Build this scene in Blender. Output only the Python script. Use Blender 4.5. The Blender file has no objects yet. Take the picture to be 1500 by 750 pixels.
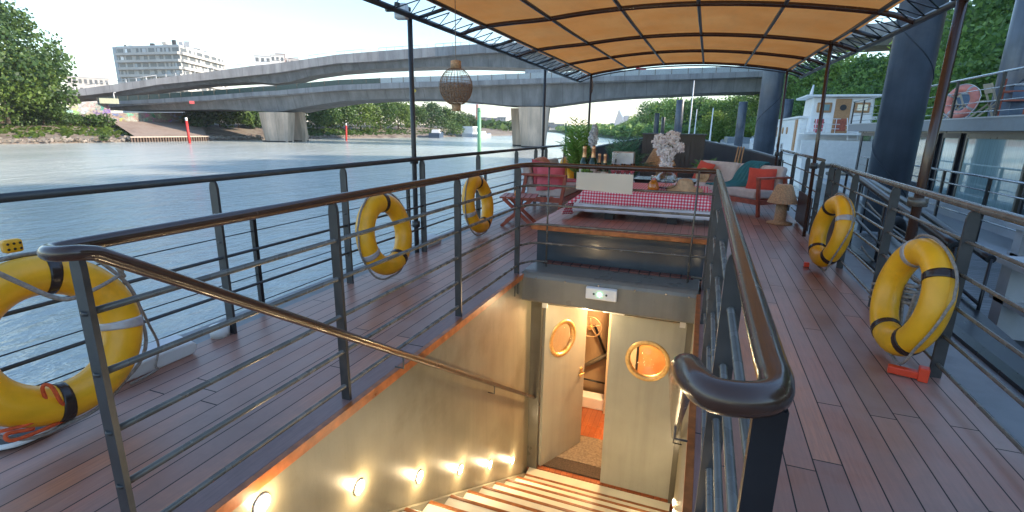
import bpy, bmesh, math, random
import numpy as np
from mathutils import Vector, Matrix
random.seed(7); rng = np.random.default_rng(11)
R_ = math.radians
S = bpy.context.scene
C = S.collection
# ------------------------------------------------------------------ camera
H = 1.42
def _n(v): return v/np.linalg.norm(v)
_f = 733.0; _cx, _cy = 750.0, 375.0
_Y = _n(np.array([1036-_cx, 193-_cy, _f])); _D = _n(np.array([701-_cx, 3249-_cy, _f])); _D = _n(_D-_Y*(_D@_Y))
_Z = -_D; _X = np.cross(_Y, _Z)
if _X[0] < 0: _X = -_X
RM = np.array([_X, _Y, _Z])
cam = bpy.data.cameras.new('camera'); camo = bpy.data.objects.new('camera', cam); C.objects.link(camo)
cam.sensor_width = 36; cam.lens = 36*_f/1500; cam.clip_start = 0.05; cam.clip_end = 9000
camo.matrix_world = Matrix([[RM[i][0], -RM[i][1], -RM[i][2], (0, 0, H)[i]] for i in range(3)]+[[0, 0, 0, 1]])
S.camera = camo
# ------------------------------------------------------------------ light
SUN_EL, SUN_AZ = R_(23), math.atan2(0.95, 0.28)      # azimuth measured from +Y towards +X
W = bpy.data.worlds.new('World'); S.world = W; W.use_nodes = True
nt = W.node_tree; bg = nt.nodes['Background']
sky = nt.nodes.new('ShaderNodeTexSky'); sky.sky_type = 'NISHITA'; sky.sun_disc = False
sky.sun_elevation = SUN_EL; sky.sun_rotation = SUN_AZ; sky.air_density = 1.25; sky.dust_density = 0.1; sky.ozone_density = 3.0
nt.links.new(sky.outputs[0], bg.inputs[0]); bg.inputs[1].default_value = 0.10
sl = bpy.data.lights.new('sun', 'SUN'); sl.energy = 2.6; sl.angle = R_(1.5); sl.color = (1, 0.86, 0.70)
so = bpy.data.objects.new('sun', sl); C.objects.link(so)
sd = Vector((math.sin(SUN_AZ)*math.cos(SUN_EL), math.cos(SUN_AZ)*math.cos(SUN_EL), math.sin(SUN_EL)))
so.rotation_euler = sd.to_track_quat('Z', 'Y').to_euler()
S.view_settings.view_transform = 'Standard'; S.view_settings.look = 'None'
S.view_settings.exposure = 1.9; S.view_settings.gamma = 1
S.render.engine = 'CYCLES'
S.cycles.max_bounces = 8; S.cycles.transparent_max_bounces = 12

# ------------------------------------------------------------------ helpers
def ray(x, y): return RM @ np.array([x-_cx, y-_cy, _f])
def RZ(x, y, z=0.): d = ray(x, y); t = (z-H)/d[2]; return Vector((d[0]*t, d[1]*t, z))
def RX(x, y, X): d = ray(x, y); t = X/d[0]; return Vector((X, d[1]*t, H+d[2]*t))
def RY(x, y, Y): d = ray(x, y); t = Y/d[1]; return Vector((d[0]*t, Y, H+d[2]*t))
def RD(x, y, D): d = ray(x, y); t = D/math.hypot(d[0], d[1]); return Vector((d[0]*t, d[1]*t, H+d[2]*t))

class MB:
    def __init__(s): s.v = []; s.f = []; s.m = []; s.sm = []
    def add(s, vs, fs, mi=0, smooth=False):
        b = len(s.v); s.v += [tuple(p) for p in vs]
        for f in fs: s.f.append(tuple(b+i for i in f)); s.m.append(mi); s.sm.append(smooth)
        return s
    def box(s, c, d, rot=None, mi=0):
        hx, hy, hz = d[0]/2, d[1]/2, d[2]/2
        vs = [Vector((x, y, z)) for x in (-hx, hx) for y in (-hy, hy) for z in (-hz, hz)]
        if rot is not None:
            m = rot if isinstance(rot, Matrix) else Matrix.Rotation(rot, 3, 'Z')
            vs = [m @ v for v in vs]
        c = Vector(c); vs = [v+c for v in vs]
        return s.add(vs, [(0, 1, 3, 2), (4, 6, 7, 5), (0, 4, 5, 1), (2, 3, 7, 6), (0, 2, 6, 4), (1, 5, 7, 3)], mi)
    def bb(s, x0, x1, y0, y1, z0, z1, mi=0):
        return s.box(((x0+x1)/2, (y0+y1)/2, (z0+z1)/2), (abs(x1-x0), abs(y1-y0), abs(z1-z0)), mi=mi)
    def tube(s, pts, r, n=10, closed=False, mi=0, flat=1.0, up=None):
        pts = [Vector(p) for p in pts]; k = len(pts)
        rr = r if isinstance(r, (list, tuple)) else [r]*k
        ts = []
        for i in range(k):
            a = pts[(i-1) % k] if (closed or i > 0) else pts[i]
            b = pts[(i+1) % k] if (closed or i < k-1) else pts[i]
            t = (b-a); ts.append(t.normalized() if t.length > 1e-9 else Vector((0, 0, 1)))
        u = Vector(up) if up is not None else (Vector((0, 0, 1)) if abs(ts[0].z) < 0.9 else Vector((1, 0, 0)))
        vs = []
        for i in range(k):
            t = ts[i]; u = (u - t*u.dot(t))
            if u.length < 1e-6: u = t.orthogonal()
            u.normalize(); w = t.cross(u)
            for j in range(n):
                a = 2*math.pi*j/n
                vs.append(pts[i] + (u*math.cos(a) + w*math.sin(a)*flat)*rr[i])
        fs = []
        for i in range(k if closed else k-1):
            for j in range(n):
                fs.append((i*n+j, i*n+(j+1) % n, ((i+1) % k)*n+(j+1) % n, ((i+1) % k)*n+j))
        if not closed:
            s.add(vs, fs, mi, True)
            b = len(s.v)-len(vs)
            s.f.append(tuple(b+j for j in reversed(range(n)))); s.m.append(mi); s.sm.append(False)
            s.f.append(tuple(b+(k-1)*n+j for j in range(n))); s.m.append(mi); s.sm.append(False)
            return s
        return s.add(vs, fs, mi, True)
    def beam(s, p, q, w, h, up=(0, 0, 1), mi=0):
        p = Vector(p); q = Vector(q); t = (q-p).normalized(); u = Vector(up); u = (u-t*u.dot(t))
        if u.length < 1e-5: u = t.orthogonal()
        u.normalize(); a = t.cross(u)
        vs = [e + a*(sx*w/2) + u*(sz*h/2) for e in (p, q) for sx in (-1, 1) for sz in (-1, 1)]
        return s.add(vs, [(0, 1, 3, 2), (4, 6, 7, 5), (0, 4, 5, 1), (2, 3, 7, 6), (0, 2, 6, 4), (1, 5, 7, 3)], mi)
    def lathe(s, prof, c=(0, 0, 0), n=24, rot=None, mi=0, smooth=True, caps=True):
        c = Vector(c); vs = []
        for r, z in prof:
            for j in range(n):
                a = 2*math.pi*j/n; v = Vector((r*math.cos(a), r*math.sin(a), z))
                if rot is not None: v = rot @ v
                vs.append(v+c)
        fs = []
        for i in range(len(prof)-1):
            for j in range(n): fs.append((i*n+j, i*n+(j+1) % n, (i+1)*n+(j+1) % n, (i+1)*n+j))
        s.add(vs, fs, mi, smooth)
        b = len(s.v)-len(vs)
        if not caps: return s
        if prof[0][0] > 1e-4: s.f.append(tuple(b+j for j in reversed(range(n)))); s.m.append(mi); s.sm.append(False)
        if prof[-1][0] > 1e-4: s.f.append(tuple(b+(len(prof)-1)*n+j for j in range(n))); s.m.append(mi); s.sm.append(False)
        return s
    def loft(s, rings, mi=0, cap=True, smooth=False):
        n = len(rings[0]); vs = [p for r in rings for p in r]; fs = []
        for i in range(len(rings)-1):
            for j in range(n): fs.append((i*n+j, i*n+(j+1) % n, (i+1)*n+(j+1) % n, (i+1)*n+j))
        if cap: fs += [tuple(reversed(range(n))), tuple(range((len(rings)-1)*n, len(rings)*n))]
        return s.add(vs, fs, mi, smooth)
    def xf(s, m):
        s.v = [tuple(m @ Vector(p)) for p in s.v]; return s
    def build(s, name, mat, parent=None, bevel=0, sub=0, world=True, seg=2):
        off = Vector((0, 0, 0))
        if parent is not None and world:
            p = parent
            while p is not None: off += p.location; p = p.parent
        me = bpy.data.meshes.new(name)
        me.from_pydata([tuple(Vector(p)-off) for p in s.v], [], s.f)
        for m in (mat if isinstance(mat, (list, tuple)) else [mat]): me.materials.append(m)
        me.polygons.foreach_set('material_index', s.m); me.polygons.foreach_set('use_smooth', s.sm)
        bm = bmesh.new(); bm.from_mesh(me); bmesh.ops.recalc_face_normals(bm, faces=bm.faces); bm.to_mesh(me); bm.free()
        me.update()
        o = bpy.data.objects.new(name, me); C.objects.link(o)
        if parent is not None: o.parent = parent
        if bevel:
            b = o.modifiers.new('b', 'BEVEL'); b.width = bevel; b.segments = seg; b.limit_method = 'ANGLE'; b.angle_limit = R_(40)
        if sub:
            b = o.modifiers.new('s', 'SUBSURF'); b.levels = sub; b.render_levels = sub
        return o

def thing(name, label, cat, loc=(0, 0, 0), rz=0, group=None):
    o = bpy.data.objects.new(name, None); C.objects.link(o); o.location = loc; o.rotation_euler = (0, 0, rz)
    o.empty_display_size = 0.1
    return tag(o, label, cat, group)
def tag(o, label, cat, group=None):
    o['label'] = label; o['category'] = cat
    if group: o['group'] = group
    return o
def struct(name, mb, mat, **k):
    o = mb.build(name, mat, **k); o['kind'] = 'structure'; return o
def dup(root, label, loc=None, rot=None, scale=None, group=None):
    def cp(o, par):
        c = o.copy(); C.objects.link(c)
        if par is not None: c.parent = par
        for ch in [x for x in allo if x.parent == o]: cp(ch, c)
        return c
    allo = list(C.objects); r = cp(root, None)
    r['label'] = label
    if loc is not None: r.location = loc
    if rot is not None: r.rotation_euler = rot
    if scale is not None: r.scale = scale
    if group: r['group'] = group
    return r
def arc(c, r, a0, a1, n, ax=(1, 0, 0), ay=(0, 0, 1)):
    c = Vector(c); ax = Vector(ax); ay = Vector(ay)
    return [c+ax*(r*math.cos(a0+(a1-a0)*i/n))+ay*(r*math.sin(a0+(a1-a0)*i/n)) for i in range(n+1)]
def smoothpath(pts, n=6):
    P = [Vector(p) for p in pts]; out = []
    for i in range(len(P)-1):
        a, b, c, d = P[max(i-1, 0)], P[i], P[i+1], P[min(i+2, len(P)-1)]
        for k in range(n):
            t = k/n
            out.append(0.5*((2*b)+(c-a)*t+(2*a-5*b+4*c-d)*t*t+(3*b-a-3*c+d)*t*t*t))
    out.append(P[-1]); return out

# ------------------------------------------------------------------ materials
MT = {}
class NT:
    def __init__(s, name):
        s.m = bpy.data.materials.new(name); s.m.use_nodes = True; s.t = s.m.node_tree
        s.b = s.t.nodes['Principled BSDF']; s.out = s.t.nodes['Material Output']
    def n(s, typ, **kw):
        o = s.t.nodes.new(typ)
        for k, v in kw.items():
            if k.startswith('i_'):
                key = k[2:]; key = int(key) if key.isdigit() else key.replace('_', ' ')
                o.inputs[key].default_value = v
            else: setattr(o, k, v)
        return o
    def l(s, a, b): s.t.links.new(a, b)
    def math(s, op, a, b=None, c=None):
        o = s.t.nodes.new('ShaderNodeMath'); o.operation = op
        for i, v in enumerate((a, b, c)):
            if v is None: continue
            if isinstance(v, (int, float)): o.inputs[i].default_value = v
            else: s.l(v, o.inputs[i])
        return o.outputs[0]
    def mix(s, f, a, b, mode='MIX'):
        o = s.t.nodes.new('ShaderNodeMix'); o.data_type = 'RGBA'; o.blend_type = mode
        for i, v in ((0, f), (6, a), (7, b)):
            if isinstance(v, (int, float)): o.inputs[i].default_value = v
            elif isinstance(v, tuple): o.inputs[i].default_value = (*v, 1) if len(v) == 3 else v
            else: s.l(v, o.inputs[i])
        return o.outputs[2]
    def noise(s, scale, detail=4, vec=None, rough=.5):
        o = s.n('ShaderNodeTexNoise'); o.inputs['Scale'].default_value = scale; o.inputs['Detail'].default_value = detail; o.inputs['Roughness'].default_value = rough
        if vec is not None: s.l(vec, o.inputs['Vector'])
        return o.outputs['Fac']
    def coord(s, scale=(1, 1, 1), kind='Object', rot=(0, 0, 0)):
        tc = s.n('ShaderNodeTexCoord'); mp = s.n('ShaderNodeMapping'); mp.inputs['Scale'].default_value = scale; mp.inputs['Rotation'].default_value = rot
        s.l(tc.outputs[kind], mp.inputs['Vector']); return mp.outputs[0]
    def ramp(s, fac, stops):
        o = s.n('ShaderNodeValToRGB'); e = o.color_ramp.elements
        while len(e) < len(stops): e.new(0.5)
        for k, (p, c) in enumerate(stops): e[k].position = p; e[k].color = (*c, 1) if len(c) == 3 else c
        s.l(fac, o.inputs[0]); return o.outputs[0]
    def bump(s, h, strength=.3, dist=.01):
        o = s.n('ShaderNodeBump'); o.inputs['Strength'].default_value = strength; o.inputs['Distance'].default_value = dist
        s.l(h, o.inputs['Height']); s.l(o.outputs[0], s.b.inputs['Normal'])

def pm(name, col, rough=.5, metal=0, var=.15, vs=6, bump=0, bs=40, spec=None, coat=0, dirt=None, trans=0, streak=0):
    if name in MT: return MT[name]
    t = NT(name); v = t.coord()
    a = tuple(c*(1-var) for c in col); b = tuple(min(1, c*(1+var)) for c in col)
    n1 = t.noise(vs, 5, v)
    colo = t.ramp(n1, [(.3, a), (.7, b)])
    if dirt:
        n2 = t.noise(vs*.35, 6, v, .7); msk = t.ramp(n2, [(.52, (0, 0, 0)), (.72, (1, 1, 1))])
        colo = t.mix(msk, colo, dirt)
    if streak:
        n3 = t.noise(1.0, 8, t.coord((9, 9, .55)), .65); n4 = t.noise(38, 3, v); colo = t.mix(t.math('MULTIPLY', t.ramp(n3, [(.46, (0, 0, 0)), (.72, (1, 1, 1))]), streak), colo, tuple(c*.45 for c in col))
        colo = t.mix(t.math('MULTIPLY', t.ramp(n4, [(.70, (0, 0, 0)), (.74, (1, 1, 1))]), streak*.8), colo, tuple(c*.35 for c in col))
    t.l(colo, t.b.inputs['Base Color'])
    rr = t.math('ADD', t.math('MULTIPLY', n1, .18), max(.02, rough-.09)); t.l(rr, t.b.inputs['Roughness'])
    t.b.inputs['Metallic'].default_value = metal
    if coat: t.b.inputs['Coat Weight'].default_value = coat; t.b.inputs['Coat Roughness'].default_value = .08
    if trans: t.b.inputs['Transmission Weight'].default_value = trans
    if bump: t.bump(t.noise(bs, 4, v), bump, .004)
    MT[name] = t.m; return t.m

def planks(name, cols, w=.125, L=2.4, axis='Y', rough=.45, seam=(.012, .010, .010), grey=None, seamw=.05):
    t = NT(name); tc = t.n('ShaderNodeTexCoord'); sp = t.n('ShaderNodeSeparateXYZ'); t.l(tc.outputs['Object'], sp.inputs[0])
    x, y = (sp.outputs[0], sp.outputs[1]) if axis == 'Y' else (sp.outputs[1], sp.outputs[0])
    xs = t.math('DIVIDE', x, w); idx = t.math('FLOOR', xs); fx = t.math('SUBTRACT', xs, idx)
    wn = t.n('ShaderNodeTexWhiteNoise', noise_dimensions='1D'); t.l(idx, wn.inputs['W'])
    yo = t.math('ADD', t.math('DIVIDE', y, L), t.math('MULTIPLY', wn.outputs[0], 7.3)); iy = t.math('FLOOR', yo); fy = t.math('SUBTRACT', yo, iy)
    cb = t.n('ShaderNodeCombineXYZ'); t.l(idx, cb.inputs[0]); t.l(iy, cb.inputs[1])
    w2 = t.n('ShaderNodeTexWhiteNoise', noise_dimensions='3D'); t.l(cb.outputs[0], w2.inputs['Vector'])
    base = t.ramp(w2.outputs[0], [(i/(len(cols)-1), c) for i, c in enumerate(cols)])
    sc = (30, 1.6, 20) if axis == 'Y' else (1.6, 30, 20)
    mp = t.n('ShaderNodeMapping'); mp.inputs['Scale'].default_value = sc; t.l(tc.outputs['Object'], mp.inputs[0])
    av = t.n('ShaderNodeVectorMath', operation='ADD'); t.l(mp.outputs[0], av.inputs[0]); t.l(w2.outputs[1], av.inputs[1])
    g = t.noise(3, 8, av.outputs[0], .65)
    base = t.mix(t.math('MULTIPLY', t.ramp(g, [(.35, (0, 0, 0)), (.75, (1, 1, 1))]), .55), base, tuple(c*.45 for c in cols[0]))
    pn = t.noise(1.1, 6, tc.outputs['Object'], .6)
    if grey: base = t.mix(t.ramp(pn, [(.36, (0, 0, 0)), (.66, (.8, .8, .8))]), base, grey)
    st_ = t.noise(.55, 7, tc.outputs['Object'], .72); base = t.mix(t.math('MULTIPLY', t.ramp(st_, [(.50, (0, 0, 0)), (.62, (1, 1, 1))]), .38), base, tuple(c*.42 for c in cols[0]))
    e = t.math('MAXIMUM', t.math('LESS_THAN', fx, seamw), t.math('LESS_THAN', fy, .003))
    col = t.mix(e, base, seam)
    t.l(col, t.b.inputs['Base Color'])
    rg = t.math('ADD', t.math('MULTIPLY', pn, .35), rough-.17); t.l(t.math('ADD', rg, t.math('MULTIPLY', e, .3)), t.b.inputs['Roughness'])
    h = t.math('SUBTRACT', t.math('MULTIPLY', g, .25), e); t.bump(h, .5, .002)
    MT[name] = t.m; return t.m

def emis(name, col, st):
    m = bpy.data.materials.new(name); m.use_nodes = True; b = m.node_tree.nodes['Principled BSDF']
    b.inputs['Base Color'].default_value = (*col, 1); b.inputs['Emission Color'].default_value = (*col, 1); b.inputs['Emission Strength'].default_value = st
    return m

M_deck = planks('deck_planks', [(.35, .130, .075), (.45, .165, .095), (.21, .090, .065), (.38, .165, .11), (.57, .205, .10), (.28, .13, .105)], .118, 2.3, 'Y', .36, grey=(.40, .265, .22))
M_hatchwood = planks('hatch_planks', [(.36, .075, .04), (.50, .12, .055), (.26, .065, .045), (.42, .15, .08)], .075, 1.3, 'Y', .35, grey=(.42, .28, .24), seamw=.035)
M_redwood = pm('red_wood', (.36, .085, .050), .42, var=.35, vs=9, bump=.15, bs=60)
M_orangewood = pm('varnished_edge', (.42, .125, .035), .32, var=.35, vs=14, bump=.1)
M_rail = pm('canopy_tinted_rail', (.060, .028, .018), .24, var=.12, vs=20, bump=.05, bs=70, coat=.25)  # dark rail paint with the orange canopy's reflection put in as extra brown
M_post = pm('dark_grey_post', (.045, .044, .045), .38, var=.2, vs=12, bump=.05, bs=90)
M_bar = pm('grey_bar', (.15, .13, .11), .27, .25, var=.2, vs=9, bump=.04, bs=80)
M_black = pm('black_paint', (.012, .013, .016), .3, var=.3, vs=10)
M_bulwark = pm('bulwark_paint', (.055, .042, .042), .35, var=.25, vs=3, dirt=(.045, .04, .042))
M_gutter = pm('grey_steel_gutter', (.20, .195, .20), .5, var=.15, vs=5, dirt=(.10, .095, .1))
M_wellwall = pm('stairwell_paint', (.235, .21, .145), .36, var=.16, vs=3, bump=.14, bs=60, dirt=(.15, .125, .075), streak=.26)
M_header = pm('header_paint', (.17, .165, .145), .3, var=.12, vs=4, bump=.12, bs=60, streak=.3)
M_door = pm('door_paint', (.36, .355, .30), .35, var=.06, vs=4, bump=.05, bs=60, streak=.22)
M_frame = pm('door_frame_paint', (.12, .11, .085), .3, var=.15, vs=5)
M_brass = pm('brass', (.70, .45, .18), .42, .7, var=.2, vs=30)
M_steel = pm('steel', (.5, .5, .5), .25, 1, var=.15, vs=30)
M_white = pm('white_paint', (.84, .84, .83), .4, var=.06, vs=5)
M_whiteplast = pm('white_plastic', (.75, .74, .72), .4, var=.04)
M_yellow = pm('yellow_plastic', (.88, .41, .012), .38, var=.10, vs=7, bump=.10, bs=26, dirt=(.66, .32, .03), streak=.12)
M_blackband = pm('black_band', (.035, .022, .018), .25, var=.2)
M_silverband = pm('silver_band', (.45, .42, .42), .35, .2, var=.15, vs=25)
M_rope = pm('grey_rope', (.28, .235, .20), .85, var=.3, vs=60, bump=.8, bs=180)
M_orangerope = pm('orange_rope', (.65, .09, .02), .7, var=.2, vs=60, bump=.5, bs=180)
M_redplast = pm('red_plastic', (.75, .06, .02), .4, var=.1)
M_cushion = pm('taupe_fabric', (.58, .50, .47), .9, var=.1, vs=14, bump=.3, bs=300)
M_redcush = pm('coral_red_fabric', (.62, .075, .045), .85, var=.12, vs=8, bump=.3, bs=250)
M_pinkcush = pm('pink_fabric', (.66, .13, .16), .85, var=.12, vs=8, bump=.3, bs=250)
M_peach = pm('peach_fabric', (.62, .28, .19), .9, var=.14, vs=8, bump=.3, bs=250)
M_teal = pm('teal_fabric', (.045, .19, .22), .9, var=.2, vs=8, bump=.4, bs=200)
M_straw = pm('straw', (.55, .37, .21), .8, var=.2, vs=30, bump=.8, bs=160)
M_wicker = pm('wicker', (.52, .31, .17), .75, var=.3, vs=50, bump=.9, bs=130)
M_card = pm('cream_board', (.56, .49, .40), .75, var=.05, vs=4)
M_petal = pm('pale_pink_petals', (.90, .81, .80), .8, var=.15, vs=30)
M_feather = pm('white_feather', (.7, .72, .75), .9, var=.1, vs=30)
M_gold = pm('gold_foil', (.75, .42, .22), .35, .7, var=.2, vs=50)
M_bottle = pm('dark_green_glass', (.012, .035, .015), .08, var=.2)
M_juice = pm('orange_juice', (.85, .30, .02), .15, var=.1)
M_navy = pm('navy_steel', (.062, .078, .108), .33, .0, var=.35, vs=1.2, dirt=(.11, .122, .15), coat=.15, streak=.35)
M_rubber = pm('black_rubber', (.015, .015, .016), .6, var=.2, bump=.5, bs=50)
M_terra = pm('terracotta_pot', (.45, .27, .2), .8, var=.15)
M_dockwood = planks('dock_planks', [(.20, .21, .21), (.25, .26, .26), (.17, .18, .19), (.28, .29, .28)], .14, 3.0, 'X', .7, seam=(.04, .04, .045), seamw=.07)
M_greypaint = pm('grey_paint', (.48, .49, .50), .45, var=.06)
M_bluegrey = pm('blue_grey_paint', (.19, .225, .26), .4, var=.1)
M_darkwin = pm('dark_frame', (.018, .02, .026), .35, var=.2)
M_beige = pm('beige_plastic', (.50, .42, .31), .5, var=.08)
M_pinkbuoy = pm('faded_pink_buoy', (.72, .24, .19), .5, var=.15, dirt=(.7, .42, .36))
M_oak = pm('oak_door', (.44, .235, .11), .45, var=.15, vs=12)

def glass(name, col=(1, 1, 1), rough=.02, ior=1.45):
    m = bpy.data.materials.new(name); m.use_nodes = True; b = m.node_tree.nodes['Principled BSDF']
    b.inputs['Base Color'].default_value = (*col, 1); b.inputs['Roughness'].default_value = rough
    b.inputs['Transmission Weight'].default_value = 1; b.inputs['IOR'].default_value = ior; return m
M_glass = glass('clear_glass')
def thinpane():
    t = NT('window_pane'); tp = t.n('ShaderNodeBsdfTransparent'); gl = t.n('ShaderNodeBsdfGlossy'); gl.inputs['Roughness'].default_value = .02; 
    mx = t.n('ShaderNodeMixShader'); mx.inputs[0].default_value = .07; t.l(tp.outputs[0], mx.inputs[1]); t.l(gl.outputs[0], mx.inputs[2]); t.l(mx.outputs[0], t.out.inputs[0]); return t.m
M_pane = thinpane()
M_glassg = glass('green_tint_glass', (.45, .75, .65), .05)

def curtain_glass(name, col, rough=.06, coat=1):
    t = NT(name); t.b.inputs['Specular IOR Level'].default_value = 1.0
    v = t.coord((1, 14, .4)); n = t.noise(2, 3, v)
    t.l(t.ramp(n, [(.3, tuple(c*.8 for c in col)), (.7, tuple(c*1.2 for c in col))]), t.b.inputs['Base Color'])
    t.b.inputs['Roughness'].default_value = rough; t.b.inputs['Coat Weight'].default_value = coat; t.b.inputs['Coat IOR'].default_value = 1.9; t.b.inputs['Coat Roughness'].default_value = .02
    return t.m
M_curtain = curtain_glass('curtained_glass', (.30, .44, .45)); M_curtain_dark = curtain_glass('dark_glass', (.03, .05, .06)); M_wing = curtain_glass('window_glass', (.05, .06, .07))

def concrete(name, col, streak=.5):
    t = NT(name); v = t.coord((.25, .25, .05)); n1 = t.noise(3, 8, v, .65); n2 = t.noise(.35, 5, t.coord())
    a = t.ramp(n1, [(.3, tuple(c*.62 for c in col)), (.65, tuple(c*1.15 for c in col))])
    a = t.mix(t.math('MULTIPLY', t.ramp(n2, [(.4, (0, 0, 0)), (.7, (1, 1, 1))]), streak), a, tuple(c*.6 for c in col))
    # formwork joints every 3 m along X
    tc = t.n('ShaderNodeTexCoord'); sp = t.n('ShaderNodeSeparateXYZ'); t.l(tc.outputs['Object'], sp.inputs[0])
    fr = t.math('FRACT', t.math('MULTIPLY', sp.outputs[0], .3)); a = t.mix(t.math('MULTIPLY', t.math('LESS_THAN', fr, .03), .5), a, tuple(c*.4 for c in col))
    t.l(a, t.b.inputs['Base Color']); t.b.inputs['Roughness'].default_value = .9; t.bump(n1, .3, .05); return t.m
M_conc = concrete('bridge_concrete', (.25, .25, .255)); M_conc2 = concrete('parapet_concrete', (.31, .31, .32), .35)
M_conc3 = concrete('pier_concrete', (.72, .56, .43), .3)
def leafmat(name, c1, c2, c3):
    t = NT(name); g = t.n('ShaderNodeNewGeometry'); v = t.coord(kind='Object')
    n = t.noise(.45, 3, v); r = t.math('ADD', t.math('MULTIPLY', g.outputs['Random Per Island'], .5), t.math('MULTIPLY', n, .55))
    t.l(t.ramp(r, [(.2, c1), (.5, c2), (.85, c3)]), t.b.inputs['Base Color']); t.b.inputs['Roughness'].default_value = .55
    col = t.b.inputs['Base Color'].links[0].from_socket
    tr = t.n('ShaderNodeBsdfTranslucent'); t.l(col, tr.inputs[0]); mx = t.n('ShaderNodeMixShader'); mx.inputs[0].default_value = .4
    t.l(t.b.outputs[0], mx.inputs[1]); t.l(tr.outputs[0], mx.inputs[2]); t.l(mx.outputs[0], t.out.inputs[0]); return t.m
L_mid = leafmat('leaves_mid_green', (.07, .14, .03), (.16, .29, .06), (.30, .45, .11))
L_dark = leafmat('leaves_dark_green', (.045, .10, .03), (.10, .20, .05), (.19, .32, .08))
L_light = leafmat('leaves_yellow_green', (.10, .18, .03), (.22, .34, .06), (.36, .46, .11))
LL_mid = leafmat('bank_leaves_mid', (.035, .075, .018), (.075, .145, .030), (.15, .24, .055))
LL_dark = leafmat('bank_leaves_dark', (.022, .055, .018), (.05, .105, .03), (.10, .18, .045))
LL_light = leafmat('bank_leaves_light', (.055, .105, .02), (.12, .20, .035), (.21, .29, .06))
L_palm = leafmat('palm_leaves', (.09, .20, .04), (.19, .38, .07), (.36, .50, .14))
L_blue = leafmat('blue_green_leaves', (.04, .12, .07), (.10, .24, .15), (.22, .38, .25))
M_petal = leafmat('petals', (.86, .80, .79), (.93, .89, .88), (.97, .95, .94))
M_bark = pm('bark', (.11, .085, .065), .9, var=.3, vs=8, bump=.5)
ORD = ['first', 'second', 'third', 'fourth', 'fifth', 'sixth', 'seventh', 'eighth', 'ninth', 'tenth']; CNT = {}
def nth(key): CNT[key] = CNT.get(key, -1)+1; return ORD[min(9, CNT[key])]
# ================================================================== WATER AND LAND
WZ = -1.7
def watermat():
    t = NT('river_water'); v1 = t.coord((1.0, .42, 1), rot=(0, 0, R_(28))); v2 = t.coord((1.0, .5, 1), rot=(0, 0, R_(-12)))
    n0 = t.noise(.16, 3, v2); n1 = t.noise(.9, 6, v1, .6); n2 = t.noise(3.4, 5, v2, .6); n3 = t.noise(.05, 3, v1)
    h = t.math('ADD', t.math('ADD', t.math('MULTIPLY', n0, .5), t.math('MULTIPLY', n1, .80)), t.math('MULTIPLY', n2, .30))
    h = t.math('MULTIPLY', h, t.ramp(t.noise(.035, 4, v2), [(.38, (.45, .45, .45)), (.62, (1.15, 1.15, 1.15))])); t.bump(h, 1.0, .42)
    t.l(t.ramp(n3, [(.3, (.42, .45, .40)), (.7, (.56, .57, .51))]), t.b.inputs['Base Color'])
    t.b.inputs['Roughness'].default_value = .16; t.b.inputs['IOR'].default_value = 1.33; t.b.inputs['Specular IOR Level'].default_value = 1.0
    return t.m
def grid(x0, x1, y0, y1, z): return MB().add([(x0, y0, z), (x1, y0, z), (x1, y1, z), (x0, y1, z)], [(0, 1, 2, 3)])
wm_ = MB()
for q in ((-4200, -3.25, -1500, 6500), (1.93, 4200, -1500, 6500), (-3.25, 1.93, -1500, -5.9), (-3.25, 1.93, 16, 6500)):
    wm_.add([(q[0], q[2], WZ), (q[1], q[2], WZ), (q[1], q[3], WZ), (q[0], q[3], WZ)], [(0, 1, 2, 3)])
struct('water', wm_, watermat())

def groundmat(name, stops, sc=.5):
    t = NT(name); n = t.noise(sc, 8, t.coord(), .65); n2 = t.noise(sc*8, 6, t.coord(), .7)
    r = t.math('ADD', t.math('MULTIPLY', n, .65), t.math('MULTIPLY', n2, .35))
    t.l(t.ramp(r, stops), t.b.inputs['Base Color']); t.b.inputs['Roughness'].default_value = .95; t.bump(n2, .6, .1); return t.m
M_bank = groundmat('bank_stone_and_weeds', [(.36, (.085, .065, .05)), (.47, (.20, .155, .125)), (.55, (.27, .23, .19)), (.62, (.12, .14, .05))], .35)
M_slab = groundmat('pink_concrete_slope', [(.35, (.24, .17, .13)), (.55, (.33, .25, .20)), (.7, (.21, .19, .15))], .3)
M_hill = groundmat('green_undergrowth', [(.35, (.018, .035, .012)), (.55, (.04, .08, .02)), (.7, (.07, .12, .03))], .3)

def strip(name, shore, prof, mat, side):
    """terrain strip: shoreline polyline, profile of (offset, height), pushed towards side"""
    P = [Vector((x, y, 0)) for x, y in shore]; fine = smoothpath(P, 8); mb = MB(); vs = []
    for i, p in enumerate(fine):
        nn = Vector((side, 0, 0))
        for k, (s_, z) in enumerate(prof):
            j = 0 if k == 0 else (rng.random()-.5)*min(.5, s_*.05)
            q = p+nn*s_; f_ = 1 if (side < 0 or p.y < 90) else max(.16, 1-(p.y-90)/60); vs.append((q.x, q.y, (z+j)*(f_ if z > 0 else 1)))
    n = len(prof); fs = [(i*n+k, (i+1)*n+k, (i+1)*n+k+1, i*n+k+1) for i in range(len(fine)-1) for k in range(n-1)]
    mb.add(vs, fs, 0, True); return struct(name, mb, mat)
LSH = [(-86, -300), (-86, 0), (-86, 60), (-85, 100), (-82, 150), (-84, 220), (-95, 300), (-130, 420), (-260, 800), (-600, 2500), (-900, 6000)]
strip('bank', LSH, [(-1, -2.6), (0, -1.75), (1.0, -1.25), (3, -1.0), (7, -.2), (12, .8), (14, 1.15), (30, 1.6), (120, 3), (600, 4), (2500, 4)], M_bank, -1)
RSH = [(16, -300), (16, 30), (14, 55), (12, 72), (6, 95), (-3, 122), (-24, 172), (-52, 250), (-110, 400), (-300, 1000), (-500, 2500), (-700, 6000)]
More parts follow.
